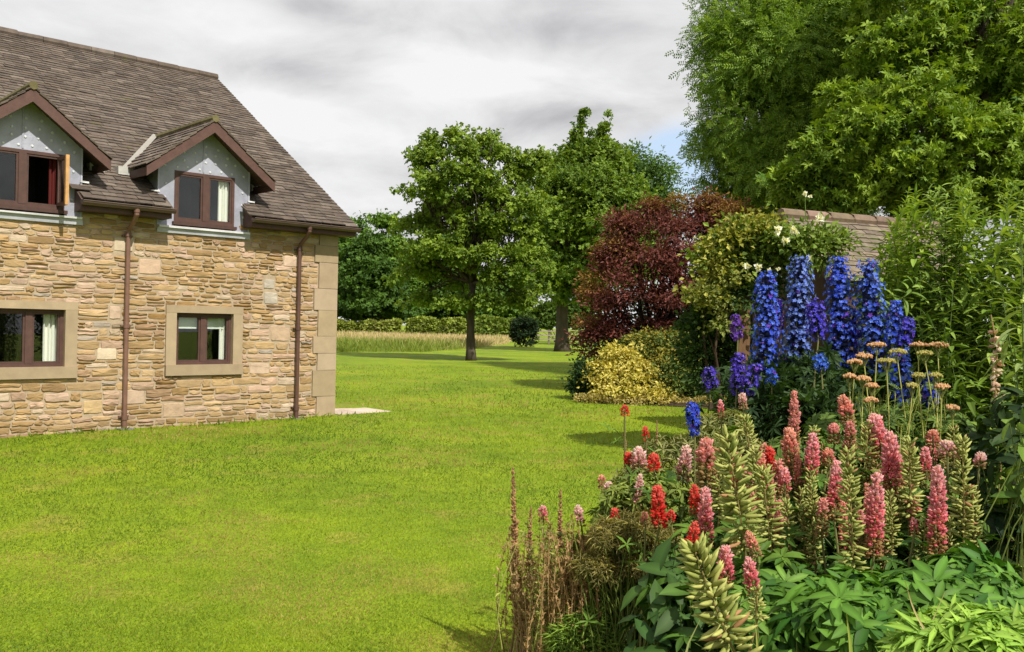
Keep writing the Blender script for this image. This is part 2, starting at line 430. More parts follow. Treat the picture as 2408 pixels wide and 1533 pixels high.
# ---- wall: mortar bed with openings, then every stone
bx = sorted({0, LEN} | {q for w in LOWER for q in w[:2]} | {c + s * DW for c in DORM for s in (-1, 1)}); bz = [-.35, 1.03, 1.85, 3.19, 3.46]
mb = MB(); mc = (.37, .29, .20)
for a, b in zip(bx[:-1], bx[1:]):
    for z0, z1 in zip(bz[:-1], bz[1:]):
        um = (a + b) / 2
        if any(w[0] < um < w[1] and w[2] <= z0 < w[3] for w in LOWER) or (z0 >= 3.19 and wall_top(um) < 3.3): continue
        mb.add(wp([a, b, b, a], [0] * 4, [z0, z0, z1, z1]), np.array([[3, 2, 1, 0]]), mc)
for q, pts in (('gable', [(0, 0, -.35), (0, DEP, -.35), (0, DEP, 3.4), (0, VR, ZR - .12), (0, 0, 3.4)]), ('far', [(LEN, 0, -.35), (LEN, 0, 3.4), (LEN, VR, ZR - .12), (LEN, DEP, 3.4), (LEN, DEP, -.35)])):
    A = np.array(pts, float); mb.add(wp(A[:, 0], A[:, 1], A[:, 2]), np.array([[0, 1, 2, 3, 4]]), mc)
A = np.array([(0, DEP, -.35), (LEN, DEP, -.35), (LEN, DEP, 3.4), (0, DEP, 3.4)], float); mb.add(wp(A[:, 0], A[:, 1], A[:, 2]), np.array([[0, 1, 2, 3]]), mc)
mb.build('mortar_wall', M['mortar'], house)
PAL = np.array([(.50, .345, .165), (.55, .39, .205), (.46, .305, .135), (.55, .385, .27), (.60, .44, .32), (.41, .27, .115), (.52, .37, .25), (.62, .50, .36), (.46, .40, .33), (.33, .21, .09)])
PW = np.array([.2, .18, .14, .12, .09, .09, .08, .05, .02, .03]); PW = PW / PW.sum()
SU = .17                                  # width of a dressed stone surround
block = [(w[0] - SU, w[1] + SU, w[2] - .16, w[3] + .11) for w in LOWER]
quoins = []; z = -.02
while z < 3.44:
    h = float(rng.choice([.30, .38, .46])); h = min(h, 3.45 - z); w = .47 if len(quoins) % 2 else .38
    quoins.append((-.004, w, z, z + h)); z += h
block += quoins
big = []
for _ in range(400):
    if len(big) > 34: break
    u0 = rng.uniform(.55, LEN - .5); w = rng.uniform(.20, .40); z0 = rng.uniform(.05, 2.9); h = rng.uniform(.15, .27)
    r_ = (u0, u0 + w, z0, z0 + h)
    if all(r_[1] < q[0] - .02 or r_[0] > q[1] + .02 or r_[3] < q[2] - .02 or r_[2] > q[3] + .02 for q in block + big): big.append(r_)
big += [(3.18, 3.52, 2.42, 2.66), (3.76, 3.95, 1.72, 1.93), (.92, 1.28, 1.40, 1.64)]
mbS = MB(); mbQ = MB()
def stone(mb, r_, col, prot, ins=.008, jit=.006):
    u0, u1, z0, z1 = r_; k = 12
    tt = np.array([(0, 0), (.33, -.0), (.66, 0), (1, 0), (1, .4), (1, .7), (1, 1), (.66, 1), (.33, 1), (0, 1), (0, .7), (0, .4)], float)
    o2 = np.c_[u0 + tt[:, 0] * (u1 - u0), z0 + tt[:, 1] * (z1 - z0)]
    cen = np.array([(u0 + u1) / 2, (z0 + z1) / 2]); hw = np.array([(u1 - u0) / 2, (z1 - z0) / 2])
    o2 = o2 + rng.normal(size=o2.shape) * [jit * 1.3, jit]
    cr = [0, 3, 6, 9]; o2[cr] = cen + (o2[cr] - cen) * (1 - np.minimum(.35, ins * 1.0 / hw))
    i2 = cen + (o2 - cen) * (1 - np.minimum(.5, (ins + .006 * rng.random((k, 1))) / hw))
    pr = prot * (1 + .3 * rng.normal(size=k))
    U = np.r_[o2[:, 0], i2[:, 0], cen[0] + .2 * hw[0] * rng.normal()]; Z = np.r_[o2[:, 1], i2[:, 1], cen[1] + .2 * hw[1] * rng.normal()]
    V = np.r_[np.full(k, .004), -pr, -prot * (1.15 + .3 * rng.random())]
    j = np.arange(k); j2 = (j + 1) % k
    mb.add(wp(U, V, Z), [np.stack([j, j + k, j2 + k, j2], 1), np.stack([j + k, np.full(k, 2 * k), j2 + k], 1)], col)
def stone_col(u_=0., z_=0.):
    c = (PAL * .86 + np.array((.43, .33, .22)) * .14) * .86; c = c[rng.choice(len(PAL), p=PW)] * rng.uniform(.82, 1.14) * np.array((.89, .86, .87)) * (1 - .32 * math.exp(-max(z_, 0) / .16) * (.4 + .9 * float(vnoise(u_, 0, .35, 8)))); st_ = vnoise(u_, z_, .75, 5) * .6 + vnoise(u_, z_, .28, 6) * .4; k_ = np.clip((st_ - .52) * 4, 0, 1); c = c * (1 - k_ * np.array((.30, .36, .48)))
    return c
for r_ in big:
    stone(mbS, (r_[0] + .006, r_[1] - .006, r_[2] + .006, r_[3] - .006), PAL[rng.choice([3, 4, 6, 7, 8, 1])] * rng.uniform(.76, .92), .012, .006, .003)
z = -.05
while z < 3.46:
    h = float(rng.choice([.05, .06, .07, .08, .095, .11, .13], p=[.04, .10, .18, .24, .22, .14, .08])); z1 = z + h
    iv = sorted([(q[0], q[1]) for q in block + big if min(z1, q[3]) - max(z, q[2]) > .3 * h])
    free = []; cur = 0.
    for a, b in iv:
        if a > cur + .02: free.append((cur, a))
        cur = max(cur, b)
    if cur < LEN: free.append((cur, LEN))
    for a, b in free:
        u = a
        while u < b - .015:
            w = min(rng.gamma(5, .034) * (h / .08) ** .5 + .06, .5)
            if b - (u + w) < .09: w = b - u
            if z1 - .02 < wall_top(u + w / 2):
                dz = .012 * math.sin(u * 1.9 + z * 7) + .008 * math.sin(u * 5.3)
                if h > .085 and w < .34 and rng.random() < .22:
                    s = rng.uniform(.4, .6) * h
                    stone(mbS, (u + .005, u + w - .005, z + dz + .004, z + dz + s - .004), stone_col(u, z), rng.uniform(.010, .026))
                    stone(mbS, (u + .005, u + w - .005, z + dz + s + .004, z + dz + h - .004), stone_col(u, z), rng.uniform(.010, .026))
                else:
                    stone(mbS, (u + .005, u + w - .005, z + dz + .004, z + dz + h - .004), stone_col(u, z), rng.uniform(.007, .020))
            u += w
    z = z1
mbS.build('rubble_stone_wall', M['stone'], house)
for i, q in enumerate(quoins):
    c = np.array([(.35, .262, .172), (.335, .255, .158), (.36, .275, .19)][i % 3]) * rng.uniform(.92, 1.06)
    hb(mbQ, (q[0], -.030, q[2] + .003), (q[1] - .004, .2, q[3] - .003), c, .0012)
mbQ.build('quoin', M['ashlar'], house)
FR = (.080, .040, .031)                    # stained frame colour
mg, ntg, og = new_mat('window_glass')
gl = N(ntg, 'ShaderNodeBsdfGlossy'); gl.inputs['Roughness'].default_value = .01
tr = N(ntg, 'ShaderNodeBsdfTransparent'); tr.inputs['Color'].default_value = (.93, .95, .94, 1)
lw = N(ntg, 'ShaderNodeLayerWeight'); lw.inputs['Blend'].default_value = .5
pw = N(ntg, 'ShaderNodeMath', operation='POWER'); pw.inputs[1].default_value = 4.; ntg.links.new(lw.outputs['Facing'], pw.inputs[0]); ma = N(ntg, 'ShaderNodeMath', operation='MULTIPLY_ADD'); ma.inputs[1].default_value = .8; ma.inputs[2].default_value = .055; ntg.links.new(pw.outputs[0], ma.inputs[0])
mx = N(ntg, 'ShaderNodeMixShader'); ntg.links.new(ma.outputs[0], mx.inputs[0]); ntg.links.new(tr.outputs[0], mx.inputs[1]); ntg.links.new(gl.outputs[0], mx.inputs[2])
ntg.links.new(mx.outputs[0], og.inputs['Surface']); M['glass'] = mg
def curtain(u0, u1, z0, z1, v, par, col=(.86, .84, .76), folds=5, taper=.0):
    n = 40; t = np.linspace(0, 1, n); mb = MB(); rows = []
    for zz, sh in ((z0, taper), (z0 + (z1 - z0) * .5, taper * .35), (z1, 0)):
        u = u0 + sh + (u1 - u0 - sh) * t if taper >= 0 else u0 + (u1 - u0 + taper * (sh / taper if taper else 0)) * t
        rows.append(wp(u, v + .025 * np.sin(t * folds * 2 * np.pi) + .01 * np.sin(t * 31), np.full(n, zz)))
    j = np.arange(n - 1)
    mb.add(np.concatenate(rows), np.concatenate([np.stack([j + a * n, j + 1 + a * n, j + 1 + (a + 1) * n, j + (a + 1) * n], 1) for a in (0, 1)]), col)
    mb.build('curtain', M['cloth'], par, smooth=True)
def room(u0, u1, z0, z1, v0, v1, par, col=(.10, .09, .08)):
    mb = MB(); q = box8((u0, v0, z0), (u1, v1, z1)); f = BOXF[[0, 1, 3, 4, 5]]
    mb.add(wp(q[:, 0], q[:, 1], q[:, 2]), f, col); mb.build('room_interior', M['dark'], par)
def frame_rect(mb, u0, u1, z0, z1, v0, v1, t, col=FR):
    hb(mb, (u0, v0, z0), (u1, v1, z0 + t), col); hb(mb, (u0, v0, z1 - t), (u1, v1, z1), col)
    hb(mb, (u0, v0 + .001, z0 + t), (u0 + t, v1 - .001, z1 - t), col); hb(mb, (u1 - t, v0 + .001, z0 + t), (u1, v1 - .001, z1 - t), col)
def pane(par, u0, u1, z0, z1, v):
    mb = MB(); hb(mb, (u0, v, z0), (u1, v + .006, z1), (1, 1, 1)); mb.build('pane', M['glass'], par)
def glazing(par, w, v, mull, mw, cold):
    """frame with a heavy mullion, one pane in each light; u grows away from the corner"""
    u0, u1, z0, z1 = w; mb = MB()
    frame_rect(mb, u0, u1, z0, z1, v, v + .07, .045)
    hb(mb, (mull - mw, v - .004, z0 + .045), (mull + mw, v + .068, z1 - .045), FR)
    lights = [(u0 + .045, mull - mw), (mull + mw, u1 - .045)]
    for a, b in lights:
        frame_rect(mb, a, b, z0 + .045, z1 - .045, v + .012, v + .055, .030, np.array(FR) * .9)
    mb.build('window_frame', M['wood'], par)
    for i, (a, b) in enumerate(lights):
        if i not in cold: pane(par, a + .03, b - .03, z0 + .075, z1 - .075, v + .03)
    return lights
for i, w in enumerate(LOWER):
    u0, u1, z0, z1 = w
    wi = MB()                                # dressed surround: lintel, jambs, sill
    sc_ = lambda: np.array((.335, .255, .165)) * rng.uniform(.92, 1.08)
    hb(wi, (u0 - SU, -.034, z1), (u1 + SU, .17, z1 + .115), sc_(), .001)
    hb(wi, (u0 - SU + .004, -.032, z0), (u0, .17, z1), sc_(), .001); hb(wi, (u1, -.032, z0), (u1 + SU - .004, .17, z1), sc_(), .001)
    hb(wi, (u0 - SU, -.062, z0 - .165), (u1 + SU, .17, z0), sc_() * .92, .001)
    win = wi.build('window', M['ashlar'], house)
    mull = (u0 + u1) / 2 + (.0 if i == 0 else -.12)
    L = glazing(win, w, .055, mull, .045, ())
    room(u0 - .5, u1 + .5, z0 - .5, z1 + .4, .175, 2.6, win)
    if i == 0:
        for a, b in L:
            q = MB(); hb(q, (a + .01, .165, z1 - .25), (b - .01, .172, z1 - .04), (.74, .78, .70)); q.build('blind', M['cloth'], win)
        curtain(u0 + .03, u0 + .15, z0 + .03, z1 - .05, .178, win, folds=2)
    else:
        curtain(u0 + .05, u0 + .24, z0 + .03, z1 - .05, .178, win, folds=3)
# ---- dormers
def lead_mat():
    m, nt, out = new_mat('lead_sheet')
    c = mixn(nt, colattr(nt), ramp(nt, noise(nt, 2.2, 6, .7), [(.3, (.76, .76, .76)), (.7, (1.2, 1.19, 1.2))]), 1., 'MULTIPLY')
    p = N(nt, 'ShaderNodeBsdfPrincipled'); p.inputs['Metallic'].default_value = .25; p.inputs['Roughness'].default_value = .55
    nt.links.new(c, p.inputs['Base Color']); nt.links.new(bumpn(nt, noise(nt, 9, 4, .6), .35, .02), p.inputs['Normal'])
    nt.links.new(p.outputs[0], out.inputs['Surface']); return m
M['lead'] = lead_mat()
def slate_mat():
    m, nt, out = new_mat('stone_slate')
    c = colattr(nt)
    c = mixn(nt, c, ramp(nt, noise(nt, 7, 6, .7), [(.3, (.68, .68, .68)), (.72, (1.3, 1.28, 1.25))]), 1., 'MULTIPLY')
    moss = ramp(nt, noise(nt, 1.3, 6, .7), [(.63, (0, 0, 0)), (.72, (.55, .55, .55))])
    c = mixn(nt, c, (.13, .125, .035), moss)
    p = N(nt, 'ShaderNodeBsdfPrincipled'); p.inputs['Roughness'].default_value = .85; p.inputs['Specular IOR Level'].default_value = .2
    nt.links.new(c, p.inputs['Base Color']); nt.links.new(bumpn(nt, noise(nt, 30, 5, .7), .5, .012), p.inputs['Normal'])
    nt.links.new(p.outputs[0], out.inputs['Surface']); return m
M['slate'] = slate_mat()
SLC = np.array([(.104, .082, .067), (.119, .096, .079), (.090, .072, .060), (.132, .108, .089), (.098, .076, .060)])
LEADC = (.33, .335, .395)
def slates(mb, org, U, D, Nn, width, length, gauge, keep, th=.016, cols=SLC, wm=.24):
    """courses of slates: org = lower edge start, U along, D up the slope, Nn outwards"""
    s = 0.; r_ = 0
    while s < length - .02:
        u = -rng.uniform(0, wm)
        while u < width:
            w = rng.uniform(.65, 1.35) * wm; a, b = max(0, u), min(width, u + w); u += w
            if b - a < .02: continue
            l = min(gauge * 1.75, length - s + .02)
            if not keep((a + b) / 2, s + gauge * .4): continue
            e = rng.normal() * .006; h = .025 + rng.uniform(-.003, .005); t = th * rng.uniform(.7, 1.3)
            q = np.array([(a + .003, s + e, h), (b - .003, s + e + rng.normal() * .003, h + rng.normal() * .003), (b - .003, s + l, .002), (a + .003, s + l, .002)])
            q = np.r_[q - [0, 0, t], q]
            mb.add(np.asarray(org) + q[:, :1] * U + q[:, 1:2] * D + q[:, 2:] * Nn, BOXF, cols[rng.integers(len(cols))] * rng.uniform(.8, 1.22))
        s += gauge * rng.uniform(.94, 1.06); r_ += 1
def in_dormer(u, v):
    for c in DORM:
        a = abs(u - c)
        if v < .02 and a < DW - .07: return True
        if v >= .02 and a < DW - .02 and roofz(v) < DZR - a * DT - .05: return True
    return False
U1 = -WD; D1 = -WN * CA + np.array([0, 0, SA]); N1 = WN * SA + np.array([0, 0, CA])
vz = lambda u, v, z: wp([u], [v], [z])[0]
SLEN = math.hypot(VR - VE, ZR - ZE)
mb = MB()
slates(mb, vz(-.20, VE, ZE), U1, D1, N1, LEN + .4, SLEN, .118, lambda u, s: not in_dormer(u - .2, VE + s * CA))
# deck below, rear slope, and the ridge tiles
du = np.linspace(-.17, LEN + .17, 90); dv = np.linspace(VE + .02, VR, 40)
for a, b in zip(du[:-1], du[1:]):
    for c, d_ in zip(dv[:-1], dv[1:]):
        if not in_dormer((a + b) / 2, (c + d_) / 2):
            mb.add(wp([a, b, b, a], [c, c, d_, d_], roofz(np.array([c, c, d_, d_])) - .03), np.array([[0, 1, 2, 3]]), SLC[2])
mb.add(wp([-.17, LEN + .17, LEN + .17, -.17], [VR, VR, 2 * VR - VE, 2 * VR - VE], [ZR - .02, ZR - .02, ZE - .02, ZE - .02]), np.array([[0, 1, 2, 3]]), SLC[0])
# verge: tile edges closing the gable end
q = np.array([(VE, ZE - .06), (VR, ZR - .06), (VR, ZR + .0), (VE, ZE + .0)])
roof = mb.build('roof', M['slate'], house)
mb = MB()
for u in np.arange(-.2, LEN + .2, .45):
    pts = np.array([vz(u + .004, VR, ZR + .015 + .008 * rng.random()), vz(u + .446, VR, ZR + .012 + .01 * rng.random())])
    tube(mb, pts, (.095 * rng.uniform(.9, 1.08)), 8, SLC[rng.integers(5)] * rng.uniform(.9, 1.2))
mb.build('ridge_tile', M['slate'], roof)
mb = MB(); hb(mb, (-.17, VE, 0), (-.13, VE, 0), (1, 1, 1)); mb = MB()
A = wp([-.185] * 4 + [-.145] * 4, list(q[:, 0]) * 2, list(q[:, 1] - .02) * 2); mb.add(A, BOXF, (.20, .17, .14))
mb.build('verge', M['ashlar'], roof)
# eaves: fascia, soffit, half round gutters and boxed ends between the dormers
edges = [(-.18, DORM[0] - DW + .09)] + [(DORM[i] + DW - .09, DORM[i + 1] - DW + .09) for i in range(3)] + [(DORM[3] + DW - .09, LEN + .18)]
for a, b in edges:
    mb = MB()
    hb(mb, (a, VE + .035, ZE - .165), (b, VE + .058, ZE - .012), FR); hb(mb, (a, VE + .06, ZE - .165), (b, .03, ZE - .145), np.array(FR) * .8)
    for e, s in ((a, 1), (b, -1)):
        A = np.array([(VE + .045, ZE - .163), (.0, ZE - .163), (.0, ZE + .215), (VE + .045, ZE + .0)])
        uu = [e + .001 * s] * 4 + [e + .024 * s] * 4
        mb.add(wp(uu, list(A[:, 0]) * 2, list(A[:, 1]) * 2), BOXF, FR)
    mb.build('eaves_board', M['wood'], house)
    mb = MB(); an = np.linspace(np.pi, 2 * np.pi, 8); n = 8
    for r_, s in ((.062, 1), (.055, -1)):
        rows = [wp(np.full(n, e), VE - .03 + r_ * np.cos(an), ZE - .035 + r_ * np.sin(an)) for e in (a - .02, b + .02)]
        j = np.arange(n - 1); F = np.stack([j, j + 1, j + 1 + n, j + n], 1); mb.add(np.concatenate(rows), F[:, ::s], (.085, .055, .045))
    j = np.arange(n)
    for e in (a - .02, b + .02): mb.add(wp(np.full(n, e), VE - .03 + .06 * np.cos(an), ZE - .035 + .06 * np.sin(an)), j[None], (.085, .055, .045))
    tube(mb, wp([a - .02, b + .02], [VE - .092] * 2, [ZE - .033] * 2), .008, 6, (.10, .065, .05))
    mb.build('gutter', M['plastic'], house)
for up, c in ((.80, (.095, .048, .036)), (3.71, (.17, .09, .065)), (6.6, (.12, .06, .04))):
    mb = MB()
    pts = wp([up] * 6, [VE - .03, VE - .03, VE + .04, -.10, -.075, -.075], [ZE - .07, ZE - .16, ZE - .24, ZE - .36, ZE - .46, .06])
    tube(mb, pts, [.036, .036, .034, .034, .034, .034], 10, c)
    for zz in (ZE - .10, ZE - .44, 1.63, .25): tube(mb, wp([up] * 2, [-.075 if zz < ZE - .2 else VE - .03] * 2, [zz - .03, zz + .03]), .044, 10, np.array(c) * .9)
    for zz in (ZE - .46, 1.63, .27): hb(mb, (up - .075, -.05, zz - .012), (up + .075, -.004, zz + .012), np.array(c) * .8)
    mb.build('downpipe', M['plastic'], house, smooth=False)
    mb = MB(); q = box8((up - .10, -.20, .03), (up + .10, .0, .095)); q[4:, :2] = q[4:, :2]
    mb.add(wp(q[:, 0], q[:, 1], q[:, 2]), BOXF[:, ::-1], (.16, .15, .14)); mb.build('drain_block', M['paving'], house)
for i, c in enumerate(DORM):
    w = UPPER[i]; CW = DW
    mb = MB()                                # lead face with the opening left free
    zc = DZR - CW * DT - .06
    for u0, u1, z0, z1 in ((c - CW, w[0], 3.19, zc), (w[1], c + CW, 3.19, zc), (w[0], w[1], w[3], zc)):
        if z1 > z0: mb.add(wp([u0, u1, u1, u0], [.0] * 4, [z0, z0, z1, z1]), np.array([[3, 2, 1, 0]]), LEADC)
    zt = DZR - .10
    mb.add(wp([c - CW, c + CW, c], [.0] * 3, [zc, zc, zt]), np.array([[2, 1, 0]]), LEADC)
    for s in (-1, 1):                        # cheeks run back into the roof
        A = np.array([(-.0, 3.19), (-.0, zc + .05), (2.1, zc + .05), (2.1, 3.19)])
        mb.add(wp([c + s * CW] * 4, A[:, 0], A[:, 1]), np.array([[0, 1, 2, 3]])[:, ::s], LEADC)
        hb(mb, (c + s * CW - .012, -.014, 3.2), (c + s * CW + .012, .01, zc + .02), np.array(LEADC) * 1.25)
    hb(mb, (c + .02, -.010, w[3] + .02), (c + .045, .0, zt - .12), np.array(LEADC) * .95)   # welted seam
    pts = []                      # nail dots
    for zz in np.arange(w[3] + .06, zt - .2, .125):
        hw = min(CW - .1, (zt - zz) / DT - .16)
        k = max(1, int(hw * 2 / .17)); pts += [(c + q * hw, zz) for q in np.linspace(-1, 1, k + 1)]
    for s in (-1, 1):
        pts += [(c + s * (CW - .11), zz) for zz in (3.45, 3.65, 3.85)]
    for u, zz in pts: tube(mb, wp([u + rng.normal() * .01] * 2, [.004, -.012], [zz + rng.normal() * .008] * 2), [.026, .014], 7, (.56, .57, .60))
    mb_d = mb.build('dormer', M['lead'], house)
    mb = MB()                                # bargeboards and their soffit
    HS = 1.06
    for s in (-1, 1):
        A = np.array([(c, DZR - .02), (c + s * HS, DZR - .02 - HS * DT), (c + s * HS, DZR - .02 - HS * DT - .15), (c, DZR - .205)])
        for v0, v1 in ((-.315, -.285),):
            mb.add(wp(list(A[:, 0]) * 2, [v0] * 4 + [v1] * 4, list(A[:, 1]) * 2), BOXF[:, ::-s], np.array(FR) * 1.15)
        A = np.array([(c, DZR - .075), (c + s * (HS - .01), DZR - .075 - HS * DT), (c + s * (HS - .01), DZR - .095 - HS * DT), (c, DZR - .095)])
        mb.add(wp(list(A[:, 0]) * 2, [-.284] * 4 + [.02] * 4, list(A[:, 1]) * 2), BOXF[:, ::-s], np.array(FR) * .8)
        e = c + s * (HS - .012)
        hb(mb, (min(e, e - s * .02), -.284, DZR - .02 - HS * DT - .135), (max(e, e - s * .02), .5, DZR - .03 - HS * DT), np.array(FR) * .9)
    mb.build('bargeboard', M['wood'], mb_d)
    mb = MB(); k = 1 / math.hypot(1, DT)
    for s in (-1, 1):                        # little gabled roof
        vb = VE + (DZR - ZE) / SL
        org = vz(c + s * HS, -.335, DZR - HS * DT)
        if s > 0: U, D, Nn = -WN, (WD * k + np.array([0, 0, DT * k])), (-WD * DT * k + np.array([0, 0, k]))
        else: U, D, Nn = -WN, (-WD * k + np.array([0, 0, DT * k])), (WD * DT * k + np.array([0, 0, k]))
        fits = lambda a, b, s=s: roofz(-.335 + a) < DZR - HS * DT + b * DT * k + .06
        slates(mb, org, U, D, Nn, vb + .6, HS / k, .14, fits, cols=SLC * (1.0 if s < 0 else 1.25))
        d0 = np.array([(-.32, DZR - HS * DT - .02, HS), (-.32, DZR - .02, 0), (vb, DZR - .02, 0), (VE + (DZR - HS * DT - ZE) / SL, DZR - HS * DT - .02, HS)])
        mb.add(wp(c + s * d0[:, 2], d0[:, 0], d0[:, 1]), np.array([[0, 1, 2, 3]]), SLC[0])
    for v in np.arange(-.335, vb, .42): tube(mb, wp([c] * 2, [v, v + .415], [DZR + .015] * 2), .06, 8, SLC[rng.integers(5)] * (1.2, 1.3, .75))
    mb.build('dormer_roof', M['slate'], mb_d)
    mb = MB()                                # lead valleys, soakers and apron below the window
    for s in (-1, 1):
        v0 = VE + (DZR - HS * DT - ZE) / SL; A = wp([c + s * (HS + .02), c + s * (HS + .08), c + s * .06, c], [v0 - .12, v0 - .06, vb + .05, vb - .02], [roofz(v0 - .12) + .045, roofz(v0 - .06) + .045, roofz(vb + .05) + .045, roofz(vb) + .05])
        mb.add(A, np.array([[0, 1, 2, 3]]), (.33, .31, .27))
        hb(mb, (min(c + s * (HS - .06), c + s * (HS + .16)), v0 - .22, roofz(v0 - .2) + .035), (max(c + s * (HS - .06), c + s * (HS + .16)), v0 + .02, roofz(v0) + .03), (.48, .47, .43), .004)
        hb(mb, (min(c + s * (DW - .02), c + s * (DW + .10)), -.03, roofz(0.) + .035), (max(c + s * (DW - .02), c + s * (DW + .10)), .05, roofz(0.) + .06), (.6, .6, .58), .002)
    hb(mb, (c - DW - .0, -.085, 3.165), (c + DW + .0, .0, 3.195), (.58, .57, .57), .002)
    hb(mb, (c - DW - .02, -.046, 3.085), (c + DW + .02, -.036, 3.165), (.36, .37, .39), .003)
    mb.build('flashing', M['lead'], mb_d)
    if i == 1:
        mull = c + .03; L = glazing(mb_d, w, -.012, mull, .05, (0,))
        mb = MB(); a, b = L[0]                # casement swung out, seen nearly edge on
        z0, z1 = w[2] + .05, w[3] - .05; h0 = a + .02
        for zz in ((z0, z0 + .05), (z1 - .05, z1)): hb(mb, (h0, -.35, zz[0]), (h0 + .045, -.03, zz[1]), FR)
        for vv in ((-.39, -.34), (-.06, -.01)): hb(mb, (h0, vv[0], z0), (h0 + .045, vv[1], z1), (.50, .27, .10) if vv[0] < -.2 else FR)
        mb.build('open_casement', M['wood'], mb_d)
        mb = MB(); hb(mb, (h0 + .02, -.34, z0 + .05), (h0 + .026, -.06, z1 - .05), (1, 1, 1)); mb.build('pane', M['glass'], mb_d)
        curtain(a + .0, a + .13, w[2] + .05, w[3] - .06, .14, mb_d, (.10, .018, .016), 2)
    else:
        L = glazing(mb_d, w, -.012, c - .01, .05, ())
        curtain(w[0] + .06, w[0] + .24, w[2] + .05, w[3] - .06, .085, mb_d, folds=3, taper=.0)
    mb = MB(); hb(mb, (w[0] - .03, -.06, w[2] - .05), (w[1] + .03, .05, w[2]), np.array(FR) * .8); mb.build('window_sill', M['wood'], mb_d)
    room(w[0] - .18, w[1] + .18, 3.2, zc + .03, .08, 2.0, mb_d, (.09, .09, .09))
# ------------------------------------------------------------------ trees and shrubs
LS = leaf_simple(.34, .10, .15); LN = leaf_simple(.20, .07, .15); LP = leaf_pinnate(4, .20, 1.0, .36); LW = leaf_whorl(6, .20, .10, .30, 2)
L4 = leaf_whorl(4, .42, .0, .25, 1, .02)
def lobe(px, py, Y, rpx, sq=1.0, dy=0., ry=None):
    """one billow of a crown: centre seen at (px, py), Y metres ahead, radius rpx in picture units at that distance"""
    c = P(px, py, Y + dy); r = rpx * Y / F_PX
    return np.array([*c, r, (ry if ry else r), r * sq])
def scatter(lobes, n, shell=.55, gaps=0, thr=-.25):
    L = np.array(lobes); w = (L[:, 3] * L[:, 4]) ** .72; w = w / w.sum()
    k = rng.choice(len(L), n, p=w); d = rnd_unit(n); d[:, 2] = np.where(d[:, 2] < -.55, -d[:, 2] * .5, d[:, 2]); d = nrm(d)
    r = shell + (1 - shell) * rng.random(n) ** .6; r = r * (1 + .10 * rng.normal(size=n))
    p = L[k, :3] + d * r[:, None] * L[k, 3:6]
    if gaps:                                  # sprays leave hollows between them
        q = p * (2.6 / (np.median(L[:, 3]) * gaps)); ph = L[0, :3]
        fld = np.sin(q[:, 0] + 1.3 * np.sin(q[:, 2] * .8 + ph[0])) + np.sin(q[:, 1] * 1.1 + q[:, 2] * .5) + np.sin(q[:, 2] * 1.4 + 1.2 * np.sin(q[:, 0] * .7))
        m = fld > thr + .3 * rng.normal(size=n); p, d = p[m], d[m]
    return p, d
def foliage(mb, pts, out, per, leaf, size, cr, colA, colB, up=.45, droop=.15, flat=.5, cvar=.5, outw=.5):
    """a tuft of leaves round every twig end"""
    n = len(pts); m = n * per; i = np.repeat(np.arange(n), per)
    ax = nrm(out * outw + rng.normal(size=(n, 3)) * .45 + [0, 0, .15])[i]
    off = rng.normal(size=(m, 3)) * cr * [1, 1, flat]
    pos = pts[i] + off + ax * (rng.random((m, 1)) - .4) * cr * 1.2
    d = nrm(off / max(cr, 1e-6) * .7 + ax * .8 + rng.normal(size=(m, 3)) * .55 - [0, 0, droop])
    u = nrm(np.array([0, 0, up]) + out[i] * .5 + rng.normal(size=(m, 3)) * .42)
    tw = np.clip(.5 + .30 * rng.normal(size=n), 0, 1)
    t = np.clip(tw[i] * cvar + (1 - cvar) * rng.random(m), 0, 1)
    inst(mb, leaf[0], leaf[1], pos, frames(d, u), size * (.65 + .6 * rng.random(m)), mixc(colA, colB, t))
def limb(a, b, n=6, sag=.08, wob=.05):
    t = np.linspace(0, 1, n)[:, None]; a, b = np.asarray(a), np.asarray(b); L = np.linalg.norm(b - a)
    return a * (1 - t) + b * t + [0, 0, 1] * (np.sin(np.pi * t) * sag * L) + np.sin(np.pi * t) * rng.normal(size=3) * wob * L
def tree(name, label, cat, foot, fork, r0, lobes, twigs, per, leaf, size, cr, cA, cB, bark, group=None, leafmat='leaf', shell=.5, up=.45, droop=.15, nb=2, flat=.5, extra=None, cvar=.5, gaps=.8, thr=-.25):
    t = thing(name, label, cat, foot, group)
    mt = MB(); foot, fork = np.asarray(foot, float), np.asarray(fork, float); L = np.array(lobes)
    tp = limb(foot - [0, 0, .15], fork, 7, 0, .02); tr = r0 * np.linspace(1, .72, 7); tr[0] *= 1.35; tr[1] *= 1.08
    tube(mt, tp, tr, 10, bark)
    pts, out = scatter(lobes, int(twigs * (1.45 if gaps else 1)), shell, gaps, thr)
    for l in L[np.argsort(-L[:, 3])][:16]:
        h = np.clip(rng.uniform(.0, .6), 0, 1); st = fork + (l[:3] - fork) * .0
        e = l[:3] + [0, 0, -.1 * l[5]]; q = limb(st, e, 7, .03, .06); tube(mt, q, r0 * np.linspace(.55, .10, 7), 6, bark)
        near = np.argsort(np.linalg.norm(pts - l[:3], axis=1))[:160]
        for k in rng.choice(near, min(nb * 3, len(near)), replace=False):
            j = rng.integers(2, 6); tube(mt, limb(q[j], pts[k], 4, .05, .08), r0 * np.linspace(.20, .03, 4), 4, bark, False)
    mt.build('trunk', M['bark'], t, smooth=True)
    mc = MB(); foliage(mc, pts, out, per, leaf, size, cr, cA, cB, up, droop, flat, cvar)
    if extra: extra(mc)
    mc.build('crown', M[leafmat], t)
    return t
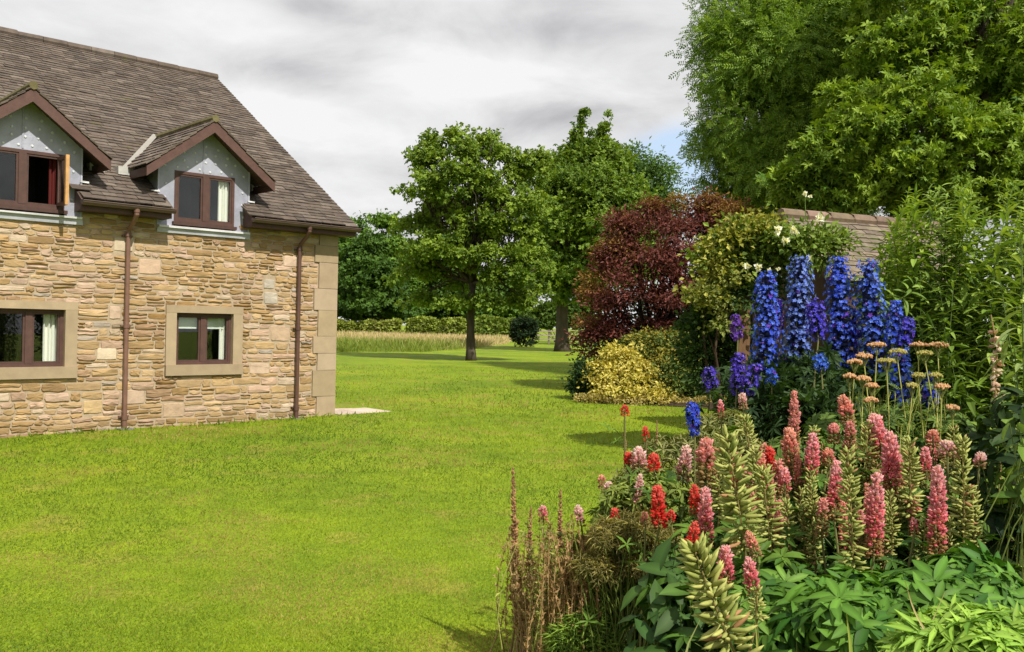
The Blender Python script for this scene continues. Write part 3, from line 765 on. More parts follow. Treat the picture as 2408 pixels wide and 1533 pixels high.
def shrub(name, label, cat, foot, lobes, twigs, per, leaf, size, cr, cA, cB, group=None, leafmat='leaf', shell=.6, up=.45, droop=.1, stems=7, bark=(.06, .04, .025), flat=.6, cvar=.5, extra=None, outw=.5, gaps=.8, thr=-.25):
    t = thing(name, label, cat, foot, group); foot = np.asarray(foot, float)
    pts, out = scatter(lobes, int(twigs * (1.35 if gaps else 1)), shell, gaps, thr)
    g = gh(pts[:, 1]) + .03; pts[:, 2] = np.maximum(pts[:, 2], g + .05 * rng.random(len(pts)))
    if stems:
        ms = MB()
        for k in rng.choice(len(pts), stems):
            a = foot + rng.normal(size=3) * [.15, .15, 0] - [0, 0, .05]; tube(ms, limb(a, pts[k], 6, .05, .08), np.linspace(.03, .006, 6), 5, bark, False)
        ms.build('stem', M['bark'], t)
    mc = MB(); foliage(mc, pts, out, per, leaf, size, cr, cA, cB, up, droop, flat, cvar, outw)
    if extra: extra(mc)
    mc.build('foliage', M[leafmat], t)
    return t
BK = (.075, .06, .045)
GD, GL = (.028, .068, .010), (.12, .21, .022)
# maple on the lawn
YA = 40.; g = gh(YA)
lob = [lobe(x, y, YA, r, s, dy) for x, y, r, s, dy in (
    (985, 358, 22, 1, 0), (1010, 335, 14, 1.2, 0), (1060, 330, 16, 1.2, 0), (1108, 338, 20, 1, 0), (1145, 328, 12, 1.3, 0), (1160, 345, 20, 1., 0), (1222, 375, 24, .8, 0), (1262, 372, 18, .8, 0), (1060, 715, 40, .4, -.8), (1150, 712, 40, .4, -.8), (1220, 712, 36, .4, 0), (985, 705, 40, .4, 0), (1100, 610, 60, .4, -1.5), (1040, 590, 50, .4, -1.6), (1170, 600, 50, .5, -1.6), (1010, 370, 58, .7, 0), (1075, 355, 60, .75, -1.0), (1150, 372, 70, .75, 0), (1215, 420, 60, .8, .5), (985, 392, 26, .7, 0), (1000, 450, 55, .7, -1.2), (1090, 440, 85, .7, -1.5),
    (1180, 480, 78, .7, -1), (1250, 480, 50, .8, 0), (985, 540, 60, .55, 0), (975, 600, 38, .6, .4), (1230, 560, 62, .7, .3), (1255, 620, 50, .6, .2), (1010, 640, 60, .45, 1.), (1190, 655, 62, .4, -1.0),
    (960, 660, 48, .45, 0), (1070, 670, 52, .35, 1.6), (1050, 560, 46, .6, -1.2), (1170, 535, 50, .6, -1.2), (1110, 515, 55, .6, -1.6), (1000, 590, 40, .6, -.6), (1215, 600, 40, .6, -.4), (1120, 560, 60, .5, 2.0), (1260, 400, 30, .7, 0), (1245, 680, 40, .35, .3), (1050, 500, 60, .6, 1.5), (1085, 620, 40, .5, 1.8))]
tree('maple_tree', 'round headed maple with a bare straight trunk standing alone on the lawn', 'tree', [*base(1108, 845, YA)[:2], g], P(1111, 665, YA), .21, lob, 1550, 22, L4, .135, .20, (.05, .11, .013), (.28, .38, .038), BK, 'lawn trees', shell=.3, nb=5, up=.4, gaps=.62, thr=.12, flat=.7)
# taller tree behind with upright leaders
YB = 58.; g = gh(YB)
def leaders(mc):
    for a, b, r, n in (((1345, 360), (1380, 250), 11, 26), ((1400, 355), (1436, 262), 11, 24), ((1375, 350), (1392, 310), 9, 8), ((1440, 360), (1462, 330), 10, 8), ((1325, 375), (1335, 335), 9, 8)):
        t = rng.random(n); L = [lobe(a[0] + (b[0] - a[0]) * q, a[1] + (b[1] - a[1]) * q + rng.normal() * 3, YB, r * (1.25 - .8 * q), 1.) for q in t]
        pts, out = scatter(L, n * 2, .3); foliage(mc, pts, out, 9, L4, .17, .15, (.05, .11, .014), (.25, .35, .04))
lob = [lobe(x, y, YB, r, s, dy) for x, y, r, s, dy in (
    (1340, 365, 22, 1., 0), (1425, 355, 24, 1., 0), (1385, 365, 36, .9, 0), (1345, 400, 52, .8, 0), (1420, 390, 48, .8, -1), (1310, 440, 55, .8, -.5), (1390, 460, 85, .75, -2),
    (1450, 470, 70, .8, -1), (1330, 540, 90, .7, -1.5), (1420, 560, 95, .7, -2), (1480, 540, 60, .8, 0), (1300, 620, 75, .55, -.5), (1390, 640, 85, .5, -1), (1460, 640, 70, .6, 0), (1345, 690, 50, .45, 0), (1290, 480, 45, .8, 0), (1285, 560, 55, .7, 0), (1275, 650, 40, .5, 0))]
tree('sycamore_tree', 'tall bright green sycamore with two upright leading shoots and a thick dark trunk', 'tree', [*base(1322, 822, YB)[:2], g], P(1322, 690, YB), .46, lob, 1900, 22, L4, .19, .40, (.05, .11, .014), (.25, .35, .04), BK, 'lawn trees', shell=.35, nb=4, extra=leaders, gaps=.6, thr=-.02, flat=.7)
# feathery tree further back
YC = 75.; g = gh(YC)
lob = [lobe(x, y, YC, r, s) for x, y, r, s in ((1490, 400, 42, .9), (1540, 420, 45, .9), (1500, 470, 60, .9), (1570, 450, 30, 1.), (1470, 390, 25, .8), (1545, 500, 55, .8), (1495, 365, 12, 1.4), (1545, 370, 8, 1.6), (1500, 550, 70, .8), (1560, 540, 40, .9), (1520, 620, 60, .8))]
tree('ash_tree', 'small blue green ash crown showing against the patch of blue sky', 'tree', [*base(1510, 800, YC)[:2], g], P(1510, 640, YC), .3, lob, 1100, 18, LN, .36, .5, (.05, .11, .03), (.16, .27, .06), BK, 'lawn trees', 'leaf_ash', shell=.4)
# line of trees beyond the hedges
for (px, top, w, Y, lab, cA, cB) in (
    (832, 500, 50, 128, 'dark tree crown rising just past the house corner and eaves', GD, (.10, .185, .022)),
    (905, 505, 58, 122, 'bushy tree with a pale leafy top between the house and the lone maple', GD, (.13, .225, .025)),
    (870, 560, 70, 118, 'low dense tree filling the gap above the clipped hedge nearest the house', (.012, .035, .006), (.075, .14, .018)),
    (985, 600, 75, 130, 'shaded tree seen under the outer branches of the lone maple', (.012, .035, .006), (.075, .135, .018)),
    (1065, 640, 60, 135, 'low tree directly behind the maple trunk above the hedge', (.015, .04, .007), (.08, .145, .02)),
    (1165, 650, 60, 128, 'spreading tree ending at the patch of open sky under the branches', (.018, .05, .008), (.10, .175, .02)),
    (770, 520, 60, 126, 'tree mostly hidden behind the house corner', GD, (.06, .12, .015))):
    k = w / 60; bot = 768
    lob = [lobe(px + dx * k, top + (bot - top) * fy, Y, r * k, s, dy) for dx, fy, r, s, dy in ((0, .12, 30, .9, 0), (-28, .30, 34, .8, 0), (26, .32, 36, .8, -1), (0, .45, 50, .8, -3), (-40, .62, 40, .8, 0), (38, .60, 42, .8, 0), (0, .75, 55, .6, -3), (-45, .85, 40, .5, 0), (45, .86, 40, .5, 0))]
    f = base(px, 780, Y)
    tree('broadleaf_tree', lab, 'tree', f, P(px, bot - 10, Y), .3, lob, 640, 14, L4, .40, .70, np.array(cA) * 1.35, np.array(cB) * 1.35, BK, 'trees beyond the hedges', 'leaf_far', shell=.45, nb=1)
def hedge(lab, px0, px1, ptop, Y, h, d, cA, cB, slope=0., grp='clipped field hedges'):
    a, b = P(px0, 770, Y), P(px1, 770, Y); n = 900; t = thing('clipped_hedge', lab, 'hedge', [(a[0] + b[0]) / 2, Y, gh(Y)], grp)
    zt = P((px0 + px1) / 2, ptop, Y)[2]; z0 = gh(Y)
    mb = MB(); x = rng.uniform(a[0], b[0], n * 3); f = rng.random(n * 3); top = rng.random(n * 3) < .42
    hh = zt - z0 + .14 * np.sin(x * 1.7) + .10 * np.sin(x * 4.1 + 1) + slope * (x - a[0]) / max(.1, b[0] - a[0])
    y = np.where(top, Y + d * rng.random(n * 3), Y + .12 * rng.normal(size=n * 3)); z = np.where(top, z0 + hh, z0 + hh * f)
    pts = np.c_[x, y, z]; out = np.where(top[:, None], [0, 0, 1.], [0, -1., 0])
    col = np.where(top[:, None], cB, cA)
    foliage(mb, pts, out + rng.normal(size=pts.shape) * .3, 2, L4, .34, .16, cA, cB, .3)
    q = box8((a[0], Y + .2, z0), (b[0], Y + d - .1, zt - .2)); 
    mb.build('foliage', M['leaf_far'], t)
    ms = MB()
    for xx in np.arange(a[0] + .2, b[0], .8): tube(ms, [(xx, Y + d / 2, z0 - .05), (xx + .1, Y + d / 2, zt - .3)], [.07, .04], 5, (.05, .04, .03))
    ms.build('stem', M['bark'], t)
hedge('short yellowing clipped hedge close to the house corner', 782, 852, 762, 112, 1.5, 1.4, (.13, .15, .025), (.32, .38, .05))
hedge('clipped hedge with brown streaked face and flat bright top', 864, 936, 761, 108, 1.5, 1.4, (.16, .15, .05), (.32, .40, .05))
hedge('longest clipped hedge, behind and up to the maple trunk', 960, 1096, 756, 104, 1.5, 1.5, (.13, .15, .04), (.32, .40, .05))
hedge('dark clipped hedge block between the maple trunk and the round bush', 1126, 1203, 754, 100, 1.5, 1.5, (.05, .10, .02), (.30, .38, .05))
# sloping bank hedge, rails and the round bush
lob = [lobe(x, y, 92, r, .8) for x, y, r in ((1245, 745, 12), (1265, 738, 14), (1285, 731, 15), (1305, 726, 16), (1330, 722, 18), (1360, 722, 20), (1390, 722, 20), (1265, 760, 18), (1300, 755, 24), (1340, 755, 26), (1380, 755, 26))]
shrub('sloping_hedge', 'green hedge sloping upward behind the wooden rails and sycamore trunk', 'hedge', base(1310, 790, 92), lob, 900, 8, L4, .30, .25, (.03, .07, .012), (.13, .20, .025), None, 'leaf_far', stems=10)
fe = thing('rail_fence', 'weathered post and rail fence running behind the sycamore trunk', 'fence', base(1310, 790, 78))
xa, xb = P(1255, 770, 78)[0], P(1400, 770, 78)[0]; g = float(gh(78))
for xx in np.linspace(xa, xb, 5):
    mb = MB(); mb.add(box8((xx - .07, 77.95, g - .1), (xx + .07, 78.09, g + 1.3)) + rng.normal(size=(8, 3)) * .01, BOXF, (.17, .14, .11)); mb.build('fence_post', M['timber'], fe)
for zz in (.45, .8, 1.15):
    mb = MB(); mb.add(box8((xa, 77.90, g + zz - .06), (xb, 77.945, g + zz + .06)) + rng.normal(size=(8, 3)) * .01, BOXF, (.24, .20, .16)); mb.build('fence_rail', M['timber'], fe)
lob = [lobe(x, y, 68, r, 1.) for x, y, r in ((1232, 778, 24), (1222, 768, 16), (1244, 770, 17), (1233, 795, 24))]
shrub('round_bush', 'dark round bush at the end of the long meadow grass', 'bush', base(1233, 810, 68), lob, 500, 10, LS, .20, .14, (.010, .022, .008), (.030, .055, .016), None, 'leaf_far', shell=.7)
lob = [lobe(x, y, 63, r, .7) for x, y, r in ((1362, 800, 16), (1375, 790, 18), (1350, 808, 8))]
# ---- purple maple and the shrubs in front of it
YD = 22.5
lob = [lobe(x, y, YD, r, s, dy) for x, y, r, s, dy in ((1720, 525, 50, .9, 0), (1740, 590, 50, .9, .2), (1400, 690, 22, .6, 0), (1470, 532, 15, 1, 0), (1532, 490, 13, 1.2, .2), (1605, 478, 14, 1.2, 0), (1424, 606, 16, .9, 0), (1388, 655, 13, .8, 0), (1664, 478, 15, 1.1, 0), (1380, 760, 14, .7, 0), (1455, 590, 34, .7, 0),
    (1545, 515, 36, .7, .5), (1480, 540, 55, .8, .3), (1560, 560, 75, .8, -.3), (1640, 520, 60, .8, .3), (1690, 560, 60, .9, .3), (1630, 610, 80, .8, -.6), (1520, 640, 85, .7, -.6), (1440, 650, 50, .7, .1), (1430, 720, 55, .6, .0), (1400, 745, 45, .5, .1),
    (1500, 720, 80, .6, -.5), (1600, 700, 85, .7, -.8), (1680, 680, 70, .8, .2), (1560, 790, 70, .5, -.2), (1440, 790, 55, .5, 0), (1395, 800, 35, .6, 0), (1660, 770, 60, .6, 0), (1680, 500, 35, .6, .4), (1405, 830, 30, .6, .2), (1500, 830, 60, .5, .2), (1600, 830, 60, .5, .2))]
def reds(mc):
    pts, out = scatter(lob[:11], 500, .8); foliage(mc, pts, out, 12, LN, .11, .12, (.20, .10, .03), (.32, .19, .055), .4)
tree('purple_maple', 'wide purple leaved Japanese maple above the golden shrub', 'tree', base(1540, 930, YD), P(1540, 800, YD), .12, lob, 2050, 18, LN, .12, .15, (.065, .022, .019), (.26, .080, .066), (.03, .022, .02), None, 'leaf', shell=.5, nb=4, droop=.2, extra=reds, flat=.5, gaps=.9, thr=.05)
L_ = [lobe(x, y, 27, r, .9) for x, y, r in ((1410, 800, 50), (1480, 795, 55), (1550, 800, 60), (1620, 800, 60), (1690, 790, 60), (1750, 780, 60), (1450, 850, 50), (1530, 855, 50), (1610, 855, 50), (1500, 735, 50), (1580, 730, 55), (1660, 725, 55), (1720, 720, 50))]
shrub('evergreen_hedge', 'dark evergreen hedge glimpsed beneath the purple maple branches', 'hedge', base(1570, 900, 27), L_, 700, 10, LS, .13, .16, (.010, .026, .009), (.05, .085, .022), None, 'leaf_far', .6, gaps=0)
YE = 20.2
lob = [lobe(x, y, YE, r * .87, s, dy) for x, y, r, s, dy in ((1445, 840, 32, .8, 0), (1430, 880, 38, .8, -.1), (1470, 880, 40, .9, -.2), (1500, 905, 40, .8, -.2), (1450, 920, 48, .6, -.3), (1420, 925, 30, .6, -.2), (1520, 935, 45, .45, -.4), (1560, 942, 30, .35, -.5), (1405, 870, 20, .6, 0), (1478, 845, 26, .8, -.1), (1440, 806, 12, 1.1, 0), (1394, 885, 15, .8, -.1), (1548, 912, 18, .7, -.4), (1522, 872, 16, .9, -.2), (1492, 818, 10, 1.2, 0), (1575, 935, 16, .6, -.5), (1412, 905, 26, .8, -.1), (1500, 870, 22, .8, 0))]
shrub('golden_shrub', 'golden yellow variegated shrub at the lawn edge under the purple maple', 'shrub', base(1465, 945, YE), lob, 640, 12, LS, .085, .075, (.34, .33, .05), (.84, .70, .19), None, 'leaf', .72)
lob = [lobe(x, y, 19.7, r, .45) for x, y, r in ((1440, 948, 24), (1490, 950, 28), (1540, 952, 30), (1590, 952, 26), (1400, 945, 18), (1640, 952, 24), (1690, 955, 22), (1375, 945, 14))]
shrub('variegated_groundcover', 'low cream and gold speckled groundcover fringing the golden shrub', 'plant', base(1500, 950, 19.7), lob, 800, 14, LS, .055, .06, (.17, .17, .03), (.72, .56, .22), None, 'leaf', .7, stems=4)
lob = [lobe(x, y, 20.4, r, .9) for x, y, r in ((1385, 880, 26), (1372, 910, 26), (1395, 915, 24), (1380, 860, 14))]
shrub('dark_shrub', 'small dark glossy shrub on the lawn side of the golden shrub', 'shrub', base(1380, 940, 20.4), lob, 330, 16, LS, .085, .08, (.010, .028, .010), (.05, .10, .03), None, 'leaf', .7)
lob = [lobe(x, y, 20.6, r, s, dy) for x, y, r, s, dy in ((1520, 810, 40, .7, .3), (1580, 820, 55, .7, .2), (1640, 840, 45, .8, 0), (1560, 870, 60, .8, -.2), (1630, 890, 55, .8, -.4), (1590, 920, 50, .7, -.5), (1660, 920, 35, .8, -.4), (1480, 815, 22, .7, .3))]
def olive(mc):
    pts, out = scatter(lob[:4], 260, .85); foliage(mc, pts, out, 12, LS, .07, .09, (.26, .25, .035), (.42, .33, .06), .5)
shrub('olive_shrub', 'olive green mounded shrub between the golden shrub and the wooden post', 'shrub', base(1600, 945, 20.6), lob, 900, 17, LS, .080, .09, (.045, .085, .018), (.20, .25, .05), None, 'leaf', .68, extra=olive)
# ---- two great trees over the shed
YF = 27.
lob = [lobe(x, y, YF, r, max(s, .85), dy) for x, y, r, s, dy in (
    (1740, 20, 70, .8, 0), (1700, 110, 55, .8, 0), (1760, 110, 80, .8, -1), (1850, 40, 100, .8, -1.2), (1700, 190, 50, .7, 0), (1780, 210, 90, .8, -1.2), (1870, 150, 110, .8, -2), (1710, 275, 52, .7, 0), (1800, 300, 95, .8, -1.5), (1700, 350, 48, .7, 0), (1740, 390, 65, .7, -.6),
    (1690, 415, 32, .6, 0), (1830, 400, 95, .7, -1.5), (1730, 460, 55, .6, 0), (1790, 480, 70, .5, -.6), (1960, 60, 120, .8, -1.5), (1950, 250, 120, .9, -1.2), (1900, 350, 90, .8, -1), (1800, -80, 120, .8, 0), (1950, -90, 140, .8, 0), (2100, -60, 150, .9, 0), (1880, -200, 150, .8, 0), (2050, -220, 170, .8, 0), (2050, 120, 130, 1, .5), (2050, 300, 130, 1, 1), (1950, 450, 110, .6, 0))]
tree('great_ash_tree', 'huge feathery leaved ash whose crown edge meets the open sky', 'tree', base(1960, 860, YF), P(1960, 560, YF), .42, lob, 5600, 11, LP, .27, .26, (.085, .185, .020), (.33, .46, .055), BK, 'great trees behind the shed', 'leaf_ash', shell=.6, droop=.35, up=.4, nb=2, flat=.75, thr=-.5)
YG = 21.
lob = [lobe(x, y, YG, r, max(s, .72), dy) for x, y, r, s, dy in (
    (2080, 130, 70, .8, -.6), (2180, 90, 110, .7, -.4), (2290, 60, 90, .7, -.6), (2390, 110, 100, .7, -.8), (2120, 230, 95, .55, -1.4), (2230, 215, 80, .6, -1.0), (2000, 250, 70, .6, -1.2), (2330, 190, 70, .5, -.8), (2060, 330, 95, .5, -1.7), (2180, 340, 100, .5, -1.8), (1960, 370, 80, .5, -1.4),
    (2330, 330, 90, .45, -1.2), (2420, 290, 80, .6, -.8), (2280, 420, 100, .45, -1.4), (2400, 420, 80, .5, -1.2), (2080, 430, 110, .5, -1.2), (1900, 440, 80, .5, -.8), (2000, 480, 100, .4, -.6), (2200, 490, 110, .4, -.6), (2350, 500, 100, .5, -.8), (2180, -60, 150, .8, 0), (2380, -60, 160, .8, 0), (2300, -220, 180, .8, 0), (2520, 150, 130, 1, 0), (2540, 350, 130, 1, 0),
    (2150, 200, 130, 1., 2.4), (2280, 60, 120, 1., 2.4), (2400, 100, 120, 1., 2.4), (2100, 60, 110, 1., 2.4), (2300, 300, 140, 1., 2.4), (2050, 380, 120, .8, 2.2), (2450, 350, 120, .9, 2.4))]
tree('dense_broadleaf_tree', 'dense dark hollowed tree with whorled leaf clusters rising behind the shed roof', 'tree', base(2230, 880, YG), P(2230, 480, YG), .40, lob, 5000, 9, LW, .145, .17, (.055, .13, .012), (.31, .42, .04), BK, 'great trees behind the shed', 'leaf', shell=.68, droop=.2, up=.5, nb=2, cvar=.6, gaps=.9, flat=.7, thr=.0)
# ------------------------------------------------------------------ garden shed
A0, A1 = P(1838, 506, 14.0), P(2130, 528, 14.9)
SD = nrm((A1 - A0) * [1, 1, 0]); SN = np.array([SD[1], -SD[0], 0])     # along the ridge, towards the viewer
zr = A0[2]; so = A0 * [1, 1, 0]; sg = float(gh(14))
def sp(u, v, z): return so + np.outer(np.ravel(u), SD) + np.outer(np.ravel(v), SN) + np.outer(np.ravel(z), [0, 0, 1])
shed = thing('garden_shed', 'garden shed with stone slate roof half hidden by the white climbing rose', 'shed', [*sp(1.45, 0, 0)[0][:2], sg])
SW, SE, LG = 1.25, zr - 1.06, 2.9
mb = MB()
for k in range(int(LG / .14)):
    for v, t in ((SW - .18, .022), (-SW + .18, .022)):
        q = box8((.12 + k * .14 + .003, v - t, 0), (.12 + k * .14 + .137, v + rng.random() * .004, SE + .12)); mb.add(sp(q[:, 0], q[:, 1], q[:, 2] + sg * (q[:, 2] < .1)), BOXF, np.array((.07, .045, .028)) * rng.uniform(.7, 1.3))
for u in (.12, LG - .1):
    A = np.array([(SW - .19, sg), (SW - .19, SE + .1), (0, zr - .08), (-SW + .19, SE + .1), (-SW + .19, sg)])
    mb.add(sp([u] * 5, A[:, 0], A[:, 1]), np.array([[0, 1, 2, 3, 4]]), (.07, .045, .03))
mb.build('wall', M['timber'], shed)
mb = MB(); k = 1 / math.hypot(SW, zr - SE); dn = SN * SW * k - np.array([0, 0, (zr - SE) * k]); nn = SN * (zr - SE) * k + np.array([0, 0, SW * k])
SC2 = np.array([(.165, .135, .10), (.19, .155, .115), (.145, .115, .09), (.20, .15, .12), (.17, .145, .10)])
slates(mb, sp(0, SW, SE)[0], SD, -dn, nn, LG, 1 / k, .125, lambda u, s: True, .018, SC2, .23)
slates(mb, sp(LG, -SW, SE)[0], -SD, SN * SW * k + np.array([0, 0, (zr - SE) * k]), -SN * (zr - SE) * k + np.array([0, 0, SW * k]), LG, 1 / k, .17, lambda u, s: True, .018, SC2, .23)
rf = mb.build('roof', M['slate'], shed)
mb = MB()
for u in np.arange(-.02, LG, .45): tube(mb, sp([u, u + .42, u + .445], [0] * 3, [zr + .01, zr + .006, zr + .02]), [.10, .10, .112], 8, SC2[rng.integers(5)] * rng.uniform(.9, 1.1) * (1.05, .92, .9))
mb.build('ridge_tile', M['slate'], rf)
mb = MB()
for s in (-1, 1):
    A = np.array([(0, zr + .0), (s * SW, SE + .0), (s * SW, SE - .14), (0, zr - .15)]); mb.add(sp([-.03] * 4 + [.0] * 4, list(A[:, 0]) * 2, list(A[:, 1]) * 2), BOXF, (.10, .06, .04))
mb.build('bargeboard', M['timber'], shed)
# post carrying the rose
pp = base(1745, 900, 12.0); t = thing('wooden_post', 'square brown wooden post standing among the dark climber beside the tall delphiniums', 'post', pp)
mb = MB(); q = box8((-.07, -.07, -.1), (.07, .07, P(1745, 700, 12)[2] - pp[2])); mb.add(q + pp + rng.normal(size=q.shape) * .004, BOXF, (.15, .085, .045))
q = box8((-.085, -.085, q[4][2]), (.085, .085, q[4][2] + .03)); mb.add(q + pp, BOXF, (.19, .11, .06)); mb.build('shaft', M['timber'], t)
# climbing rose with its white blooms
YR = 12.1
lob = [lobe(x, y, YR, r, s, dy) for x, y, r, s, dy in ((1730, 565, 36, .9, 0), (1700, 600, 42, .9, 0), (1780, 560, 40, .8, 0), (1850, 572, 46, .8, -.2), (1920, 580, 46, .8, -.2), (1958, 585, 36, .9, 0), (1760, 610, 50, .8, .2), (1840, 600, 60, .6, .2), (1900, 610, 50, .5, .2), (1690, 640, 40, .6, .1), (1660, 600, 22, .8, 0), (1890, 520, 12, .9, 0), (1740, 650, 50, .6, .2))]
def young(mc):
    L = [lobe(x, y, YR, r * .8, .9, -.15) for x, y, r in ((1705, 575, 45), (1690, 620, 32), (1745, 545, 38), (1790, 530, 30), (1640, 690, 18), (1665, 700, 18), (1690, 650, 26), (1800, 550, 22))]
    pts, out = scatter(L, 210, .6); foliage(mc, pts, out, 8, LS, .075, .10, (.17, .21, .028), (.46, .42, .08), .4)
rose = shrub('climbing_rose', 'climbing rose with white blooms scrambling over the shed roof edge', 'rose', base(1760, 900, YR), lob, 740, 13, LS, .085, .10, (.05, .11, .018), (.27, .36, .055), None, 'leaf', .6, stems=9, extra=young, thr=.1)
L = leaf_simple(.45, .15, .25)
for x, y, s, dy in ((1827, 541, 1.1, -.7), (1867, 542, 1.1, -.75), (1847, 567, 1.0, -.75), (1757, 625, .95, -.7), (1783, 628, 1.05, -.7), (1900, 606, .8, -.75), (1927, 512, 1.1, -.6), (1893, 456, .6, 0), (1905, 462, .5, 0), (1808, 634, .5, -.6), (1830, 632, .5, -.6)):
    c = P(x, y, YR + dy); mb = MB(); n = 16; d = rnd_unit(n); d[:, 1] -= .6; d = nrm(d)
    inst(mb, L[0], L[1], np.tile(c, (n, 1)), frames(d, rnd_unit(n) - [0, .8, 0]), .063 * s * (.7 + .5 * rng.random(n)), mixc((.86, .86, .83), (.88, .86, .78), rng.random(n)))
    inst(mb, L[0], L[1], np.tile(c - [0, .012, 0], (5, 1)), frames(nrm(rnd_unit(5) * [1, .3, 1] - [0, .5, 0]), np.tile([0, -1., 0], (5, 1))), .03 * s * np.ones(5), (.80, .74, .50))
    mb.build('bloom', M['petal'], rose)
mb = MB(); tube(mb, limb(P(1895, 520, 12.1), P(1893, 458, 12.1), 6, .02, .04), np.linspace(.008, .004, 6), 5, (.10, .16, .03)); mb.build('shoot', M['stem'], rose)
lob = [lobe(x, y, 12.4, r, s, dy) for x, y, r, s, dy in ((1700, 700, 50, .9, 0), (1735, 690, 55, .8, .2), (1690, 760, 50, .9, 0), (1670, 830, 50, .9, 0), (1700, 880, 45, .9, -.1), (1650, 760, 30, .8, 0), (1790, 690, 60, .9, .3), (1720, 820, 40, .9, .3), (1670, 900, 40, .8, -.1), (1745, 705, 34, .9, -.45), (1722, 760, 26, 1.2, -.4), (1768, 690, 30, .8, -.4))]
def pale(mc):
    L2 = [lobe(x, y, 12.3, r, .6, -.45) for x, y, r in ((1645, 695, 26), (1680, 690, 22), (1700, 725, 24), (1690, 770, 20), (1720, 660, 24))]
    pts, out = scatter(L2, 110, .7); foliage(mc, pts, out, 8, LS, .07, .08, (.14, .19, .03), (.33, .34, .09), .4)
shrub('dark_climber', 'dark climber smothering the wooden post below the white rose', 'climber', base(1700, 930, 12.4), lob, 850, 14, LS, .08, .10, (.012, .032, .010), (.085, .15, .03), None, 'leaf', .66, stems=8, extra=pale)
# ------------------------------------------------------------------ flower makers
LEAFP = leaf_whorl(8, .155, .22, .34, 4, .03)          # lupin leaf
NARROW = leaf_whorl(5, .10, .35, .25, 2, .03)
LEAFD = leaf_whorl(7, .15, .05, .30, 2, .02)          # cut delphinium leaf
WIL = leaf_long(.105, .03, .45, 4)
KEEL = ellipsoid(5, 2, 1, .30, .24, .12)
PODT = ellipsoid(6, 3, 1, .145, .115, .16)
BAN = (np.array([[.25, 0, .12], [.55, -.30, .62], [.72, 0, .50], [.55, .30, .62]]), [np.array([[0, 1, 2], [0, 2, 3]])])
def petals5(w=.32):
    L = leaf_simple(w, .06, -.05); return compound([(rot(L[0], 2 * math.pi * i / 5, .35, 1.), L[1]) for i in range(5)])
FL5 = petals5()
def spike(a, b, n, R_, el0, el1, taper=.55, jit=.12, t0=0., pw=2.2):
    """n places on a spike from a (low) to b (tip): height fraction, position, outward direction, spike direction"""
    t = np.sort(t0 + (1 - t0) * rng.random(n)); ax = nrm(b - a); p = a + (b - a) * t[:, None]
    e1 = nrm(np.cross(ax, [0, 1, .01])); e2 = np.cross(ax, e1); an = np.arange(n) * 2.39996 + rng.normal(size=n) * .3
    rad = np.cos(an)[:, None] * e1 + np.sin(an)[:, None] * e2
    el = el0 + (el1 - el0) * t + jit * rng.normal(size=n)
    d = nrm(rad * np.cos(el)[:, None] + ax * np.sin(el)[:, None])
    return t, p, d, np.tile(ax, (n, 1)), R_ * (1 - taper * t ** pw)
def palm_leaves(mb, pos, size, cA, cB, leaf=LEAFP, tilt=.45, face=None):
    n = len(pos); nn = nrm(np.array([0, -.25, 1.]) + rng.normal(size=(n, 3)) * tilt)
    d = nrm(np.cross(nn, rnd_unit(n)))
    inst(mb, leaf[0], leaf[1], pos, frames(d, nn), size * (.65 + .55 * rng.random(n)), mixc(cA, cB, rng.random(n)))
LPA, LPB = (.04, .105, .014), (.14, .245, .03)
